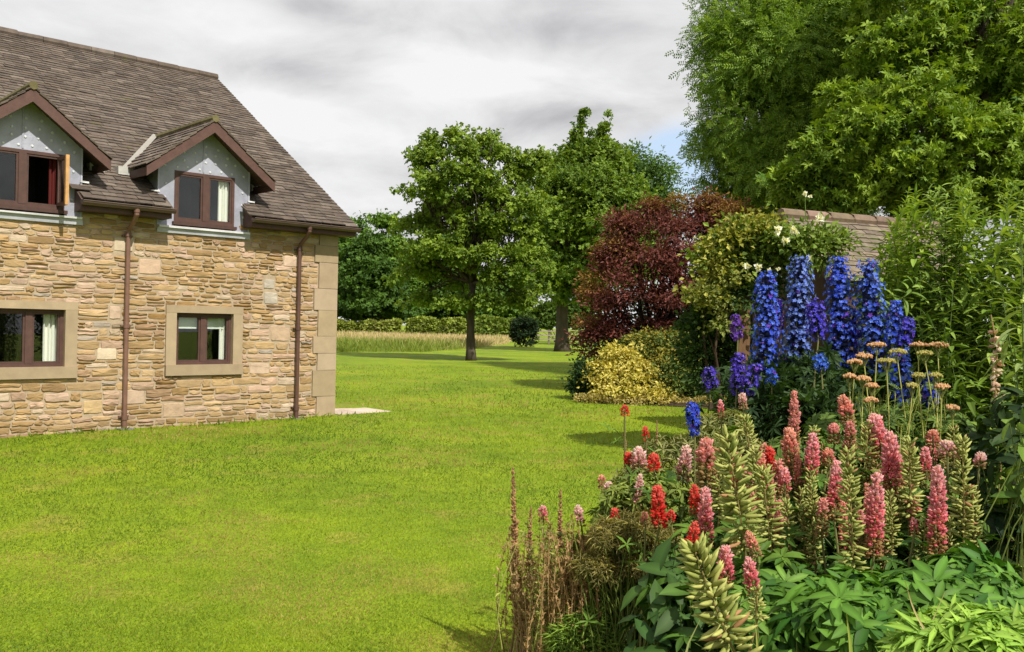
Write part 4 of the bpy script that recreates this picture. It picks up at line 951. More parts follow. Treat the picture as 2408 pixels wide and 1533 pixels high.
def spike_plant(name, label, cat, group, xt, yt, xb, yb, Y, w, stage, leaves=6, leaf=LEAFP, lsz=.085, lA=LPA, lB=LPB, low=.45, palette=None, dens=1., foot=None):
    top, bot = P(xt, yt, Y), P(xb, yb, Y); L_ = float(np.linalg.norm(top - bot)); R_ = .5 * w * Y / F_PX
    ft = np.array([bot[0] + (bot[0] - top[0]) * .4 + rng.normal() * .03, Y + .05 + rng.normal() * .04, 0.]) if foot is None else np.array(foot, float)
    ft[2] = gh(ft[1]) + .02
    t = thing(name, label, cat, ft, group)
    q = np.concatenate([limb(ft - [0, 0, .06], bot, 6, 0, .03)[:-1], limb(bot, top, 5, 0, .01)])
    ms = MB(); sc = {'pods': (.20, .16, .05), 'dead': (.22, .13, .07)}.get(stage, (.15, .15, .05))
    tube(ms, q, np.linspace(.0065, .0028, len(q)) * (1 if Y < 6 else 1.4), 6, sc); ms.build('stem', M['stem'], t)
    mb = MB()
    if stage in ('pink', 'fading', 'red', 'pale', 'coral'):
        mid, tip, old, fade = {'pink': ((.70, .17, .21), (.85, .47, .52), (.44, .19, .09), .30), 'fading': ((.62, .22, .20), (.74, .36, .34), (.42, .25, .11), .60), 'coral': ((.70, .24, .20), (.76, .40, .31), (.46, .26, .13), .42),
                               'red': ((.68, .045, .035), (.78, .17, .13), (.42, .12, .06), .15), 'pale': ((.68, .33, .36), (.82, .62, .62), (.46, .28, .17), .35)}[stage]
        n = int(dens * L_ / .0095 * 8) + 12
        tt, p, d, ax, rr = spike(bot, top, n, R_, .05, .85, .36, .2, pw=5)
        c = mixc(mid, tip, np.clip((tt - .35) * 1.5 + .25 * rng.normal(size=n), 0, 1)); o = tt < fade + .12 * rng.normal(size=n); c[o] = mixc(old, (.34, .27, .10), rng.random(o.sum()))
        s = rr * np.where(o, .46, .54) * rng.uniform(.75, 1.2, n)
        off = d * rr[:, None] * .30; inst(mb, KEEL[0], KEEL[1], p + off, frames(d, ax), s, c)
        k = ~o; inst(mb, BAN[0], BAN[1], (p + off)[k], frames(d[k], ax[k]), s[k] * 1.05, np.minimum(.85, c[k] * 1.12 + .05 * rng.random((k.sum(), 1))))
        mb.build('blossom', M['petal'], t)
    elif stage == 'pods':
        n = int(dens * L_ / .0125 * 4.2) + 8; tt, p, d, ax, rr = spike(bot, top, n, R_, -.15, .62, .38, .2, pw=3)
        gone = rng.random(n) < .06; ln = np.clip(rr * .95, .016, .085) * rng.uniform(.75, 1.12, n); ln[gone] *= .4
        c = mixc((.17, .205, .04), (.38, .38, .11), rng.random(n)); br = rng.random(n) < .04; c[br] = (.30, .16, .07)
        sc3 = np.stack([ln, ln * .62 + .018, ln * .62 + .018], 1)
        inst(mb, PODT[0], PODT[1], p + d * .006, frames(d, ax), sc3, c); mb.build('pod_clumps', M['pod'], t, smooth=True)
    elif stage == 'blue':
        pal = palette or ((.025, .06, .62), (.14, .24, .90)); n = int(dens * L_ / .012 * 9.5)
        tt, p, d, ax, rr = spike(bot, top, n, R_, -.05, .7, .30, .2, pw=5)
        rr = rr * (1 - .55 * np.clip(.18 - tt, 0, 1) / .18)
        kp = rng.random(n) < np.clip(.35 + tt * 2.6, 0, 1); tt, p, d, ax, rr = tt[kp], p[kp], d[kp], ax[kp], rr[kp]; n = len(tt)
        c = mixc(pal[0], pal[1], np.clip(rng.random(n) * .9 + .12 * rng.normal(size=n), 0, 1)); vi = rng.random(n) < .07; c[vi] = mixc((.09, .03, .42), (.20, .08, .55), rng.random(vi.sum()))
        pos = p + d * (rr * rng.uniform(.55, 1.0, n))[:, None]; nn = nrm(d + rnd_unit(n) * .35); e = nrm(np.cross(nn, rnd_unit(n)))
        s = .0165 * rng.uniform(.75, 1.25, n) * (1 - .45 * np.clip(tt - .8, 0, 1) * 5 * .6)
        inst(mb, FL5[0], FL5[1], pos, frames(e, nn), s, c)
        k = rng.random(n) < .45; inst(mb, KEEL[0], KEEL[1], pos[k], frames(nn[k], e[k]), np.full(k.sum(), .007), (.74, .72, .86))
        k = rng.random(n) < .5; inst(mb, KEEL[0], KEEL[1], p[k], frames(d[k], ax[k]), rr[k] * .6, (.05, .06, .16))
        mb.build('blossom', M['petal'], t)
    elif stage == 'dead':
        n = int(dens * L_ / .010 * 5); tt, p, d, ax, rr = spike(bot, top, n, R_, .3, .9, .6, .25)
        inst(mb, KEEL[0], KEEL[1], p, frames(d, ax), rr * rng.uniform(.6, 1.1, n), mixc((.17, .085, .04), (.42, .25, .11), rng.random(n))); mb.build('pod_clumps', M['pod'], t)
    if leaves:
        ml = MB(); u = low + (1.0 - low) * rng.random(leaves) * .95; base_ = ft + (bot - ft) * u[:, None]
        an = rng.random(leaves) * 6.283; off = np.c_[np.cos(an), np.sin(an), .25 * np.ones(leaves)] * (.05 + .12 * rng.random((leaves, 1)))
        palm_leaves(ml, base_ + off, lsz, lA, lB, leaf)
        for a, b in zip(base_, base_ + off): tube(ml, [a - [0, 0, .03], (a + b) / 2, b], .0018, 4, (.10, .15, .03), False)
        ml.build('leaves', M['leaf'], t)
    return t
# ------------------------------------------------------------------ delphiniums
GD_ = 'blue delphiniums before the shed'
DEL = [((1803, 652), (1800, 840), 62, 5.6, 'delphinium spike nearest the wooden post, with violet flecks down one side', 1., None),
       ((1882, 616), (1872, 835), 66, 5.7, 'tall delphinium spike with paler sky blue lower florets, in front of the rose', 1., ((.05, .11, .58), (.25, .36, .85))),
       ((1972, 617), (1975, 830), 64, 5.7, 'deep royal blue delphinium spike standing against the gap in the shed wall', 1., None),
       ((2040, 630), (2062, 830), 70, 5.6, 'broad bright blue delphinium spike touching the willowy shrub', 1., ((.04, .09, .62), (.16, .28, .88))),
       ((1915, 712), (1924, 800), 42, 5.4, 'short violet delphinium sideshoot between two tall blue spikes', .8, ((.05, .035, .52), (.15, .12, .74))),
       ((2106, 716), (2098, 810), 34, 5.5, 'slender delphinium sideshoot just beside the broad bright blue spike', .8, None),
       ((2136, 752), (2120, 820), 34, 5.5, 'small delphinium sideshoot leaning towards the willowy shrub', .8, ((.05, .04, .5), (.12, .10, .7))),
       ((1828, 710), (1822, 790), 32, 5.75, 'thin purple delphinium sideshoot tucked behind the spike by the post', .7, ((.06, .03, .46), (.14, .09, .66))),
       ((2010, 735), (2004, 850), 36, 5.75, 'thin purple delphinium sideshoot behind the deep royal blue spike', .7, ((.05, .03, .48), (.13, .10, .68))),
       ((1738, 838), (1732, 925), 32, 5.3, 'low branching violet delphinium at the foot of the wooden post', .8, ((.06, .03, .45), (.15, .10, .68))),
       ((1776, 866), (1758, 925), 36, 5.2, 'low violet blue delphinium spray beneath the spike by the post', .7, ((.05, .03, .45), (.13, .10, .68))),
       ((1668, 872), (1672, 915), 34, 5.6, 'small violet delphinium tip in front of the olive shrub', .8, ((.06, .03, .42), (.14, .10, .62))),
       ((1728, 745), (1735, 800), 24, 5.6, 'wispy purple delphinium tip against the wooden post', .5, ((.10, .03, .32), (.16, .06, .45))),
       ((1928, 840), (1931, 868), 28, 5.2, 'single bright blue floret cluster low between the tall delphinium spikes', .8, ((.04, .10, .60), (.08, .20, .8))),
       ((1812, 872), (1815, 906), 24, 5.2, 'small bright blue floret cluster low under the spike by the post', .7, ((.03, .08, .55), (.08, .18, .78))),
       ((2118, 830), (2122, 950), 50, 5.0, 'blue delphinium spike half hidden behind the flat headed yarrow', .8, None),
       ((2180, 890), (2192, 965), 38, 4.95, 'dark blue delphinium spike low in the shade behind the yarrow', .8, ((.02, .03, .42), (.05, .08, .6))),
       ((1626, 954), (1634, 1020), 26, 4.6, 'lone short delphinium spike rising from the faded lupins by the lawn', 1., ((.025, .05, .52), (.07, .13, .72)))]
for (a, b, w, Y, lab, dn_, pal) in DEL:
    spike_plant('delphinium', lab, 'delphinium', GD_, a[0], a[1], b[0], b[1] + (50 if b[1] - a[1] > 150 else 0), Y, w * 1.22, 'blue', 16 if Y > 5 else 3, LEAFD, .10, (.018, .045, .012), (.07, .13, .03), .45, pal, dn_)
    # thin seed stage just under the florets is part of the same spike
lob = [lobe(x, y, 5.5, r, .8, dy) for x, y, r, dy in ((1800, 920, 60, 0), (1860, 890, 60, .2), (1930, 900, 60, .2), (1850, 970, 75, -.2), (1930, 980, 65, -.2), (1800, 985, 50, -.1), (1880, 1030, 60, -.2), (1980, 930, 50, .2), (1770, 930, 40, .1), (2030, 900, 50, .3), (2080, 930, 60, .3))]
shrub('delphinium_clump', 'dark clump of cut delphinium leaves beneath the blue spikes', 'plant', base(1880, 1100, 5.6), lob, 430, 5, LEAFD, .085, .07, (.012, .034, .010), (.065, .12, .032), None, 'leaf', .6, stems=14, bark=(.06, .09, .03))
def wisps(lab, px, py, Y, n, colr, h, spread, name='wispy_stalk', cat='plant', hd=None):
    pass
# ------------------------------------------------------------------ willowy shrub
def leafy(name, label, cat, stems, leaf, ln, per_m, cA, cB, t0=.25, el0=.5, group=None, r=.006, stemc=(.07, .11, .025), tuft=True, foot=None, leafmat='leaf', jit=.25, droopy=0.):
    foot = np.mean([s[0] for s in stems], 0) if foot is None else np.asarray(foot, float)
    t = thing(name, label, cat, [foot[0], foot[1], gh(foot[1])], group); ms, ml = MB(), MB(); PP, DD, UU, SS = [], [], [], []
    for a, b in stems:
        a, b = np.asarray(a, float), np.asarray(b, float); q = limb(a - [0, 0, .05], b, 9, .03, .06); L_ = np.linalg.norm(b - a)
        tube(ms, q, np.linspace(r, r * .35, 9), 5, stemc, False)
        n = max(4, int(L_ * (1 - t0) * per_m)); tt = t0 + (1 - t0) * (np.arange(n) + rng.random(n) * .6) / n; tt = np.minimum(tt, 1)
        f = tt * 8; i = np.minimum(f.astype(int), 7); p = q[i] + (q[i + 1] - q[i]) * (f - i)[:, None]; ax = nrm(q[i + 1] - q[i])
        an = np.arange(n) * 2.39996 + rng.random() * 6; e1 = nrm(np.cross(ax, [.3, 1, .1])); e2 = np.cross(ax, e1)
        rad = np.cos(an)[:, None] * e1 + np.sin(an)[:, None] * e2; el = el0 + .6 * np.clip((tt - .8) / .2, 0, 1) + jit * rng.normal(size=n) - droopy * (1 - tt)
        PP.append(p); DD.append(nrm(rad * np.cos(el)[:, None] + ax * np.sin(el)[:, None])); UU.append(ax); SS.append(ln * (1.05 - .62 * np.clip((tt - .78) / .22, 0, 1)) * rng.uniform(.7, 1.15, n))
    PP, DD, UU, SS = np.concatenate(PP), np.concatenate(DD), np.concatenate(UU), np.concatenate(SS); n = len(PP)
    inst(ml, leaf[0], leaf[1], PP, frames(DD, UU), SS, mixc(cA, cB, np.clip(rng.random(n) * .8 + .2 * rng.normal(size=n) + .1, 0, 1)))
    ms.build('stem', M['stem'], t); ml.build('leaves', M[leafmat], t); return t
def fan(tips, Y, footx, spread=.25, dy=.5):
    out_ = []
    for x, y in tips:
        yy = Y + rng.uniform(-dy, dy); b = P(x, y, yy); f = P(footx, 1000, Y)[0] + (b[0] - P(footx, 1000, Y)[0]) * rng.uniform(.35, .6)
        out_.append((np.array([f + rng.normal() * .05, yy + .15 * rng.normal(), gh(yy)]), b))
    return out_
def cloudtips(x0, x1, ylo, yhi, n):
    x = rng.uniform(x0, x1, n); return [(a, np.interp(a, *ylo) + (rng.random() ** 1.5) * yhi) for a in x]
WA, WB = (.13, .225, .030), (.32, .42, .075)
leafy('willowy_shrub', 'tall willowy shrub arching over the shed roof beside the delphiniums', 'shrub', fan(cloudtips(2085, 2235, ([2080, 2110, 2140, 2190, 2240], [560, 500, 440, 425, 440]), 190, 34), 6.3, 2170), WIL, .155, 56, WA, WB, .22, .35, 'willowy shrubs', r=.006, droopy=.3)
leafy('willowy_shrub', 'tall willowy shrub filling the sunny corner beyond the faded bloom stalk', 'shrub', fan(cloudtips(2225, 2470, ([2220, 2280, 2330, 2380, 2480], [450, 440, 400, 415, 380]), 210, 42), 6.0, 2340), WIL, .16, 52, WA, WB, .22, .35, 'willowy shrubs', r=.006, droopy=.3)
leafy('willowy_shrub', 'lower willowy shrub with broad hanging leaves behind the yarrow heads', 'shrub', fan(cloudtips(2130, 2340, ([2070, 2120, 2200, 2340], [690, 640, 620, 640]), 220, 34), 5.9, 2210), WIL, .165, 40, (.075, .145, .02), (.21, .31, .05), .25, .2, 'willowy shrubs', r=.005, droopy=.5)
leafy('willowy_shrub', 'pale arching willowy stem with large drooping leaves beside the faded bloom stalk', 'shrub', [(base(2440, 1500, 4.6) , P(2352, 662, 4.6)), (base(2470, 1500, 4.5), P(2402, 560, 4.5)), (base(2450, 1500, 4.4), P(2385, 820, 4.4))], leaf_long(.10, .03, .5, 5), .20, 30, (.20, .29, .08), (.34, .43, .14), .45, .15, 'willowy shrubs', r=.008, droopy=.4)
lob = [lobe(x, y, 7.6, r, .9, dy) for x, y, r, dy in ((2100, 800, 80, 0), (2180, 760, 100, 0), (2280, 780, 100, 0), (2380, 800, 110, 0), (2150, 900, 90, 0), (2250, 920, 100, 0), (2350, 940, 100, 0), (2440, 950, 100, 0), (2200, 1030, 90, 0), (2300, 1060, 90, 0), (2400, 1080, 90, 0), (2060, 900, 60, .2), (2100, 690, 70, .3), (2240, 660, 90, .3), (2400, 660, 100, .3), (2540, 820, 110, 0), (2640, 880, 110, .2), (2580, 980, 110, 0), (2720, 1000, 100, .3))]
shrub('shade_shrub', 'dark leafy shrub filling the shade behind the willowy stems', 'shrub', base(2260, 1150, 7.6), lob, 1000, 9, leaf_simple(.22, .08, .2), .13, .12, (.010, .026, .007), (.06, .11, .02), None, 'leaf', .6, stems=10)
# ------------------------------------------------------------------ yarrow
UMB = None
def yarrow(label, x, y, Y, w, col, colB):
    hd = P(x, y, Y); ft = np.array([hd[0] + rng.normal() * .05, Y + .05 * rng.normal(), gh(Y)])
    t = thing('yarrow', label, 'yarrow', ft, 'flat headed yarrow'); ms = MB(); q = limb(ft - [0, 0, .05], hd - [0, 0, .03], 7, 0, .02)
    tube(ms, q, np.linspace(.0055, .003, 7), 5, (.34, .34, .09)); R_ = .5 * w * Y / F_PX
    for k in range(9):
        a = k * .698 + rng.random() * .3; tube(ms, [q[-1] - [0, 0, .03], hd + [R_ * .6 * math.cos(a), R_ * .6 * math.sin(a), -.008]], .0014, 4, (.20, .22, .06), False)
    ms.build('stem', M['stem'], t)
    n = 120; r = R_ * np.sqrt(rng.random(n)); a = rng.random(n) * 6.283; mb = MB()
    p = hd + np.c_[r * np.cos(a), r * np.sin(a), .010 * (1 - (r / R_) ** 2) + .003 * rng.normal(size=n)]
    inst(mb, KEEL[0], KEEL[1], p - [0, 0, .006], frames(nrm(np.c_[.3 * rng.normal(size=(n, 2)), np.ones(n)]), rnd_unit(n)), np.stack([np.full(n, .014), np.full(n, .02), np.full(n, .02)], 1), mixc(col, colB, rng.random(n)))
    mb.build('blossom', M['petal'], t)
    ml = MB(); m = 16; u = .35 + .55 * rng.random(m); f = u * 6; i = f.astype(int); pb = q[i] + (q[i + 1] - q[i]) * (f - i)[:, None]; an = rng.random(m) * 6.283
    d = nrm(np.c_[np.cos(an), np.sin(an), .6 + .3 * rng.random(m)]); LF = leaf_pinnate(6, .16, .9, .26)
    inst(ml, LF[0], LF[1], pb, frames(d, np.tile([0, 0, 1.], (m, 1))), .11 * rng.uniform(.6, 1.1, m), mixc((.09, .16, .03), (.19, .27, .05), rng.random(m))); ml.build('leaves', M['leaf'], t)
OR_, YG_ = ((.66, .36, .18), (.68, .48, .26)), ((.40, .39, .10), (.55, .46, .17))
for (x, y, Y, w, c, lab) in ((2062, 812, 4.9, 40, OR_, 'peach yarrow head touching the base of the broad delphinium spike'), (2160, 812, 4.9, 36, OR_, 'peach yarrow head below the small leaning delphinium sideshoot'), (2205, 812, 4.8, 44, OR_, 'widest peach yarrow head, set apart against the willowy shrub'),
                             (2110, 828, 4.7, 40, YG_, 'greenish yellow yarrow head in the middle of the cluster'), (2175, 832, 4.75, 34, YG_, 'small greenish yarrow head under the peach pair'), (2032, 838, 4.8, 36, OR_, 'peach yarrow head on the lawn side of the cluster'), (2010, 852, 4.7, 34, OR_, 'orange yarrow head, first of the cluster beside the tall delphiniums'),
                             (2085, 850, 4.6, 40, YG_, 'pale yellow yarrow head lower in the middle of the cluster'), (1998, 886, 4.6, 30, OR_, 'faded orange yarrow head low beside the delphinium leaves'), (2030, 892, 4.55, 34, OR_, 'rust tinted yarrow head low in the cluster'), (2050, 908, 4.5, 30, OR_, 'pinkish yarrow head below the rust tinted one'),
                             (2160, 884, 4.6, 28, YG_, 'small green yarrow head in front of the half hidden blue spike'), (2200, 884, 4.6, 28, YG_, 'small yellow green yarrow head nearest the shade'), (2215, 910, 4.5, 30, OR_, 'peach yarrow head low by the dark blue spike'), (2145, 908, 4.45, 26, YG_, 'unopened green yarrow head low in the cluster'), (2048, 942, 4.4, 30, OR_, 'lowest peach yarrow head, just above the lupins'), (2240, 960, 4.4, 26, OR_, 'drooping brownish yarrow head above the pod bearing lupins')):
    yarrow(lab, x, y, Y, w, *c)
leafy('yarrow_clump', 'upright mass of bare yellow green yarrow stalks without heads', 'plant', fan([(2005 + 7.5 * k + rng.normal() * 6, rng.uniform(890, 1010)) for k in range(34)], 4.8, 2120, dy=.35), leaf_pinnate(5, .18, .8, .28), .09, 30, (.15, .23, .035), (.30, .38, .07), .45, .6, None, r=.005, stemc=(.36, .36, .09))
# faded bloom stalk
def stalk_bloom():
    Y = 4.9; t = thing('faded_bloom_stalk', 'tall twisting stalk of withered pinkish cream bells in the shade of the willowy shrub', 'flower stalk', base(2350, 1400, Y))
    q = np.array([base(2350, 1400, Y), P(2352, 1000, Y), P(2338, 900, Y), P(2345, 820, Y), P(2330, 740, Y)]); ms = MB(); tube(ms, q, [.008, .007, .006, .005, .003], 6, (.30, .20, .09)); ms.build('stem', M['stem'], t)
    n = 70; f = 1 + 2.6 * rng.random(n) ** 1.1; i = f.astype(int); p = q[i] + (q[np.minimum(i + 1, 4)] - q[i]) * (f - i)[:, None]; d = nrm(rnd_unit(n) * [1, 1, .5] - [0, .2, .25]); mb = MB()
    inst(mb, PODT[0], PODT[1], p, frames(d, rnd_unit(n)), np.stack([.045 * rng.uniform(.6, 1.1, n), np.full(n, .085), np.full(n, .085)], 1), mixc((.62, .40, .29), (.76, .63, .47), rng.random(n))); mb.build('blossom', M['petal'], t)
stalk_bloom()
# ------------------------------------------------------------------ lupins
GL_ = 'lupins in the sunny border'
LUP = [  # stage, tip, foot of spike, width, distance, label
 ('fading', (1866, 928), (1868, 1135), 34, 4.3, 'tallest lupin, pink only at its flared tip, before the dark delphinium leaves'),
 ('pink', (1905, 1028), (1906, 1140), 40, 4.1, 'bright pink lupin just behind the tall brown topped one'),
 ('coral', (1858, 1018), (1860, 1110), 46, 4.2, 'coral pink lupin clasped to the lower half of the tallest lupin'),
 ('red', (1808, 1058), (1812, 1108), 32, 4.2, 'short crimson pink lupin tip beside the great upright pod spike'),
 ('pink', (1838, 1108), (1846, 1160), 34, 3.9, 'small leaning pink lupin under the crimson tip'),
 ('pink', (1966, 1094), (1962, 1225), 42, 3.75, 'vivid pink lupin in the middle of the border with a frayed brown base'),
 ('fading', (1940, 1180), (1932, 1262), 36, 3.7, 'dull rose lupin low against the vivid middle spike'),
 ('pink', (2062, 1122), (2054, 1312), 48, 3.5, 'large pink lupin with long brown skirt, standing between two pod spikes'),
 ('pink', (2066, 985), (2074, 1075), 52, 4.1, 'full salmon pink lupin highest in the centre, below the orange yarrow'),
 ('pink', (2096, 1028), (2100, 1165), 52, 3.95, 'thick rose pink lupin touching the full salmon spike'),
 ('pink', (2206, 1106), (2203, 1315), 50, 3.45, 'longest pink lupin, standing clear above the big green leaves'),
 ('coral', (2194, 1022), (2194, 1052), 40, 4.2, 'short coral lupin tip low under the small yarrow heads'),
 ('pink', (2176, 1058), (2180, 1125), 32, 3.95, 'narrow pink lupin behind the longest pink spike'),
 ('pale', (2226, 1048), (2228, 1076), 44, 3.95, 'pale pink lupin tuft above the longest pink spike'),
 ('pale', (2306, 1072), (2302, 1100), 34, 3.7, 'pink lupin tuft on a lone stalk closest to the shade'),
 ('fading', (1960, 1004), (1962, 1045), 38, 4.3, 'brownish pink lupin beside the peach coloured spike'),
 ('fading', (2000, 1000), (2000, 1055), 34, 4.25, 'dusky pink lupin next to the salmon spike'),
 ('coral', (1992, 940), (1996, 1000), 42, 4.4, 'peach coloured lupin rising under the rust tinted yarrow'),
 ('pink', (2148, 1222), (2150, 1256), 22, 3.5, 'tiny pink lupin tip between the two big pink spikes'),
 ('coral', (1762, 1256), (1782, 1312), 32, 3.4, 'bent salmon lupin above the nearest leafy mound'),
 ('pink', (1705, 1292), (1708, 1375), 42, 3.2, 'pink lupin leaning over the huge slanting pod spike'),
 ('pink', (1766, 1320), (1772, 1400), 40, 3.15, 'short pink lupin with green pods below it, near the bottom leaves'),
 ('coral', (1947, 1060), (1949, 1095), 34, 4.1, 'small reddish lupin between the bright pink and salmon spikes'),
 ('fading', (1668, 1046), (1664, 1150), 60, 4.2, 'broad half faded pink lupin leading the row beside the great pod spike'),
 ('pink', (1656, 1155), (1660, 1290), 42, 3.7, 'pink lupin pressed against a scarlet one'),
 ('red', (1630, 1146), (1634, 1212), 32, 3.75, 'scarlet lupin beside the pink one at the pod spike foot'),
 ('red', (1628, 1236), (1624, 1300), 36, 3.55, 'dark scarlet lupin low above the slanting pod spike'),
 ('red', (1549, 1152), (1551, 1240), 44, 3.9, 'isolated bright red lupin over the feathery green foliage'),
 ('red', (1537, 1074), (1538, 1108), 34, 4.3, 'short red lupin tip set beside a pale pink one'),
 ('red', (1477, 1070), (1480, 1096), 28, 4.45, 'small red lupin at the lawn edge of the border'),
 ('pale', (1500, 1062), (1503, 1106), 44, 4.4, 'pale pink lupin between two small red tips'),
 ('pale', (1500, 1120), (1498, 1200), 26, 4.2, 'thin whitish pink spike under the pale pink lupin'),
 ('pale', (1609, 1056), (1606, 1130), 40, 4.35, 'lilac pink lupin behind the bright red one'),
 ('pale', (1430, 1140), (1436, 1200), 36, 4.4, 'dusty pink lupin leaning out over the lawn'),
 ('coral', (1415, 1124), (1416, 1148), 26, 4.5, 'pale coral tuft beyond the dusty pink lupin'),
 ('red', (1445, 1202), (1447, 1226), 28, 4.2, 'small red tuft beneath the dusty pink lupin'),
 ('pink', (1276, 1196), (1278, 1228), 28, 4.5, 'little pink tuft among the brown dry stalks'),
 ('pale', (1366, 1192), (1368, 1240), 26, 4.4, 'whitish pink spike between the dry stalks and the red flowers'),
 ('coral', (1392, 1256), (1396, 1306), 26, 4.2, 'orange tinted fading spike low beside the yellowish leaves'),
 ('red', (1469, 958), (1469, 976), 24, 4.7, 'single orange red flower on a tall bare stalk against the lawn'),
 ('red', (1517, 1008), (1520, 1032), 20, 4.6, 'orange bud on a dark stalk behind the small red tips'),
 ('pink', (1694, 945), (1696, 984), 20, 4.6, 'slim pink spike rising before the lawn, next to the violet delphinium'),
 ('pale', (1745, 930), (1748, 962), 26, 4.5, 'cream pink bud cluster on a long stalk before the dark delphinium leaves'),
 ('red', (1578, 1205), (1578, 1228), 24, 3.95, 'red tuft behind the isolated bright red lupin'),
 ('coral', (1516, 1208), (1518, 1238), 22, 4.0, 'orange red tuft in front of the feathery foliage'),
 ('pods', (1712, 1030), (1752, 1290), 110, 3.5, 'great upright pod spike, fattest in the border, covered with plump green pods'),
 ('pods', (1640, 1296), (1738, 1560), 150, 2.75, 'huge slanting pod spike lying towards the viewer at the bottom edge'),
 ('pods', (1998, 1062), (2006, 1345), 66, 3.5, 'long slender green pod spike between two big pink lupins'),
 ('pods', (2262, 1036), (2266, 1285), 62, 3.6, 'straight pod spike beside the longest pink lupin, on the shaded side'),
 ('pods', (1800, 1106), (1812, 1280), 72, 3.6, 'yellow green pod spike next to the great upright one'),
 ('pods', (1910, 1130), (1918, 1325), 48, 3.75, 'thin browning pod spike below the bright pink lupin'),
 ('pods', (2136, 1040), (2140, 1210), 60, 3.85, 'pale pod spike filling the space behind the two big pink lupins'),
 ('pods', (2034, 1000), (2036, 1160), 56, 4.1, 'pale pod spike rising behind the full salmon lupin'),
 ('pods', (1752, 985), (1762, 1050), 50, 4.2, 'sparse pod spike with white opened pods under the cream bud cluster'),
 ('pods', (1776, 1385), (1780, 1455), 46, 3.1, 'short pod spike under the short pink lupin'),
 ('pods', (2300, 1150), (2290, 1285), 44, 3.6, 'brown ripening pod spike on the lone stalk by the shade'),
 ('pods', (1912, 1005), (1912, 1035), 40, 4.3, 'small pod tuft behind the bright pink lupin'),
 ('pods', (1770, 1060), (1778, 1200), 60, 3.9, 'green pod spike behind the great upright one'),
 ('pods', (1690, 1080), (1692, 1200), 50, 4.0, 'half hidden pod spike before the broad faded lupin'),
 ('pods', (2090, 1160), (2098, 1290), 44, 3.7, 'browned pod spike below the thick rose pink lupin'),
 ('pods', (2240, 1010), (2244, 1110), 44, 4.0, 'small pod spike under the drooping brownish yarrow'),
 ('pods', (1850, 1180), (1858, 1280), 40, 3.7, 'short pod spike under the small leaning pink lupin'),
]
for st, a, b, w, Y, lab in LUP:
    nm = 'lupin'; a = (a[0] + rng.normal() * 4.5 * (b[1] - a[1] > 40), a[1])
    spike_plant(nm, lab, 'lupin', GL_, a[0], a[1], b[0], b[1], Y, w * (1.08 if st == 'pods' else 1.26), st, (0 if Y < 3 else 7 if a[0] > 1590 else 4), *((LEAFP, .088) if a[0] > 1590 else (NARROW, .07)))
for _ in range(66):                      # crowded faded stalks that nothing tells apart
    x = rng.uniform(1690, 2280); y = rng.uniform(1010, 1215) + .0002 * (x - 1990) ** 2; h_ = rng.uniform(90, 170)
    spike_plant('lupin', 'gone over lupin stalk crowded among the showier spikes', 'lupin', 'crowded gone over lupins', x, y, x + rng.uniform(-14, 14), y + h_, 4.35 - (y - 1010) / 180 * .55, rng.uniform(28, 52),
                rng.choice(['pods', 'pods', 'fading', 'coral']), 3, lsz=.085, dens=.8)
RIB = lambda leaf: np.where(np.arange(len(leaf[0])) % 3 == 1, 1.35, .88)[:, None] * np.ones(3) if len(leaf[0]) % 3 == 0 else None   # pale midribs
# leafy mounds of the lupins
def mound(name, label, cat, parts, Y, n, leaf, size, cA, cB, tilt=.5, group='leafy mounds in the border', stems=8, mat='leaf'):
    lob = [lobe(x, y, Y, r, .85, dy) for x, y, r, dy in parts]; pts, out = scatter(lob, n, .8); k = (out[:, 2] > -.35); pts, out = pts[k], out[k]
    c = np.mean([l[:3] for l in lob], 0); ft = np.array([c[0], c[1], gh(c[1])]); t = thing(name, label, cat, ft, group); ml = MB(); m = len(pts)
    nn = nrm(out * .8 + np.array([0, -.1, .55]) + rng.normal(size=(m, 3)) * tilt * .5); d = nrm(np.cross(nn, rnd_unit(m)))
    inst(ml, leaf[0], leaf[1], pts, frames(d, nn), size * rng.uniform(.6, 1.2, m), mixc(cA, cB, rng.random(m)), RIB(leaf)); ml.build('leaves', M[mat], t, smooth=True)
    ms = MB()
    for q in pts[rng.choice(m, min(m, stems * 6))]: tube(ms, limb(ft + rng.normal(size=3) * [.12, .12, 0], q, 5, .05, .05), np.linspace(.004, .002, 5), 4, (.12, .16, .03), False)
    ms.build('stem', M['stem'], t)
    return t
LB1, LB2 = (.03, .10, .012), (.12, .25, .03)
mound('lupin_mound', 'big glossy mound of fingered lupin leaves below the longest pink lupin', 'plant', [(2180, 1420, 85, 0), (2260, 1370, 75, .1), (2320, 1390, 65, 0), (2120, 1410, 65, .2), (2240, 1440, 80, -.1), (2340, 1420, 50, .1)], 3.2, 235, LEAFP, .108, LB1, LB2)
mound('lupin_mound', 'fingered lupin leaf mound under the large pink lupin with a brown skirt', 'plant', [(1960, 1440, 80, .1), (2040, 1450, 75, 0), (1900, 1460, 65, 0), (1980, 1470, 90, -.1), (2080, 1480, 70, -.1), (2000, 1390, 50, .2)], 3.2, 230, LEAFP, .108, LB1, LB2)
mound('lupin_mound', 'dark leaf mound with oval leaves beside the huge slanting pod spike', 'plant', [(1580, 1380, 70, .1), (1600, 1450, 80, 0), (1560, 1500, 80, 0), (1640, 1330, 60, .2), (1640, 1520, 70, 0)], 3.5, 200, leaf_long(.20, .05, .3, 3), .15, (.020, .06, .012), (.075, .14, .025), .8)
mound('lupin_mound', 'lupin leaves in the gap between the slanting pod spike and the large mound', 'plant', [(1820, 1400, 70, .1), (1780, 1460, 70, 0), (1850, 1480, 70, 0), (1800, 1375, 50, .2), (1860, 1375, 50, .2), (1830, 1530, 70, -.1)], 3.3, 180, LEAFP, .10, (.035, .105, .014), (.125, .235, .03))
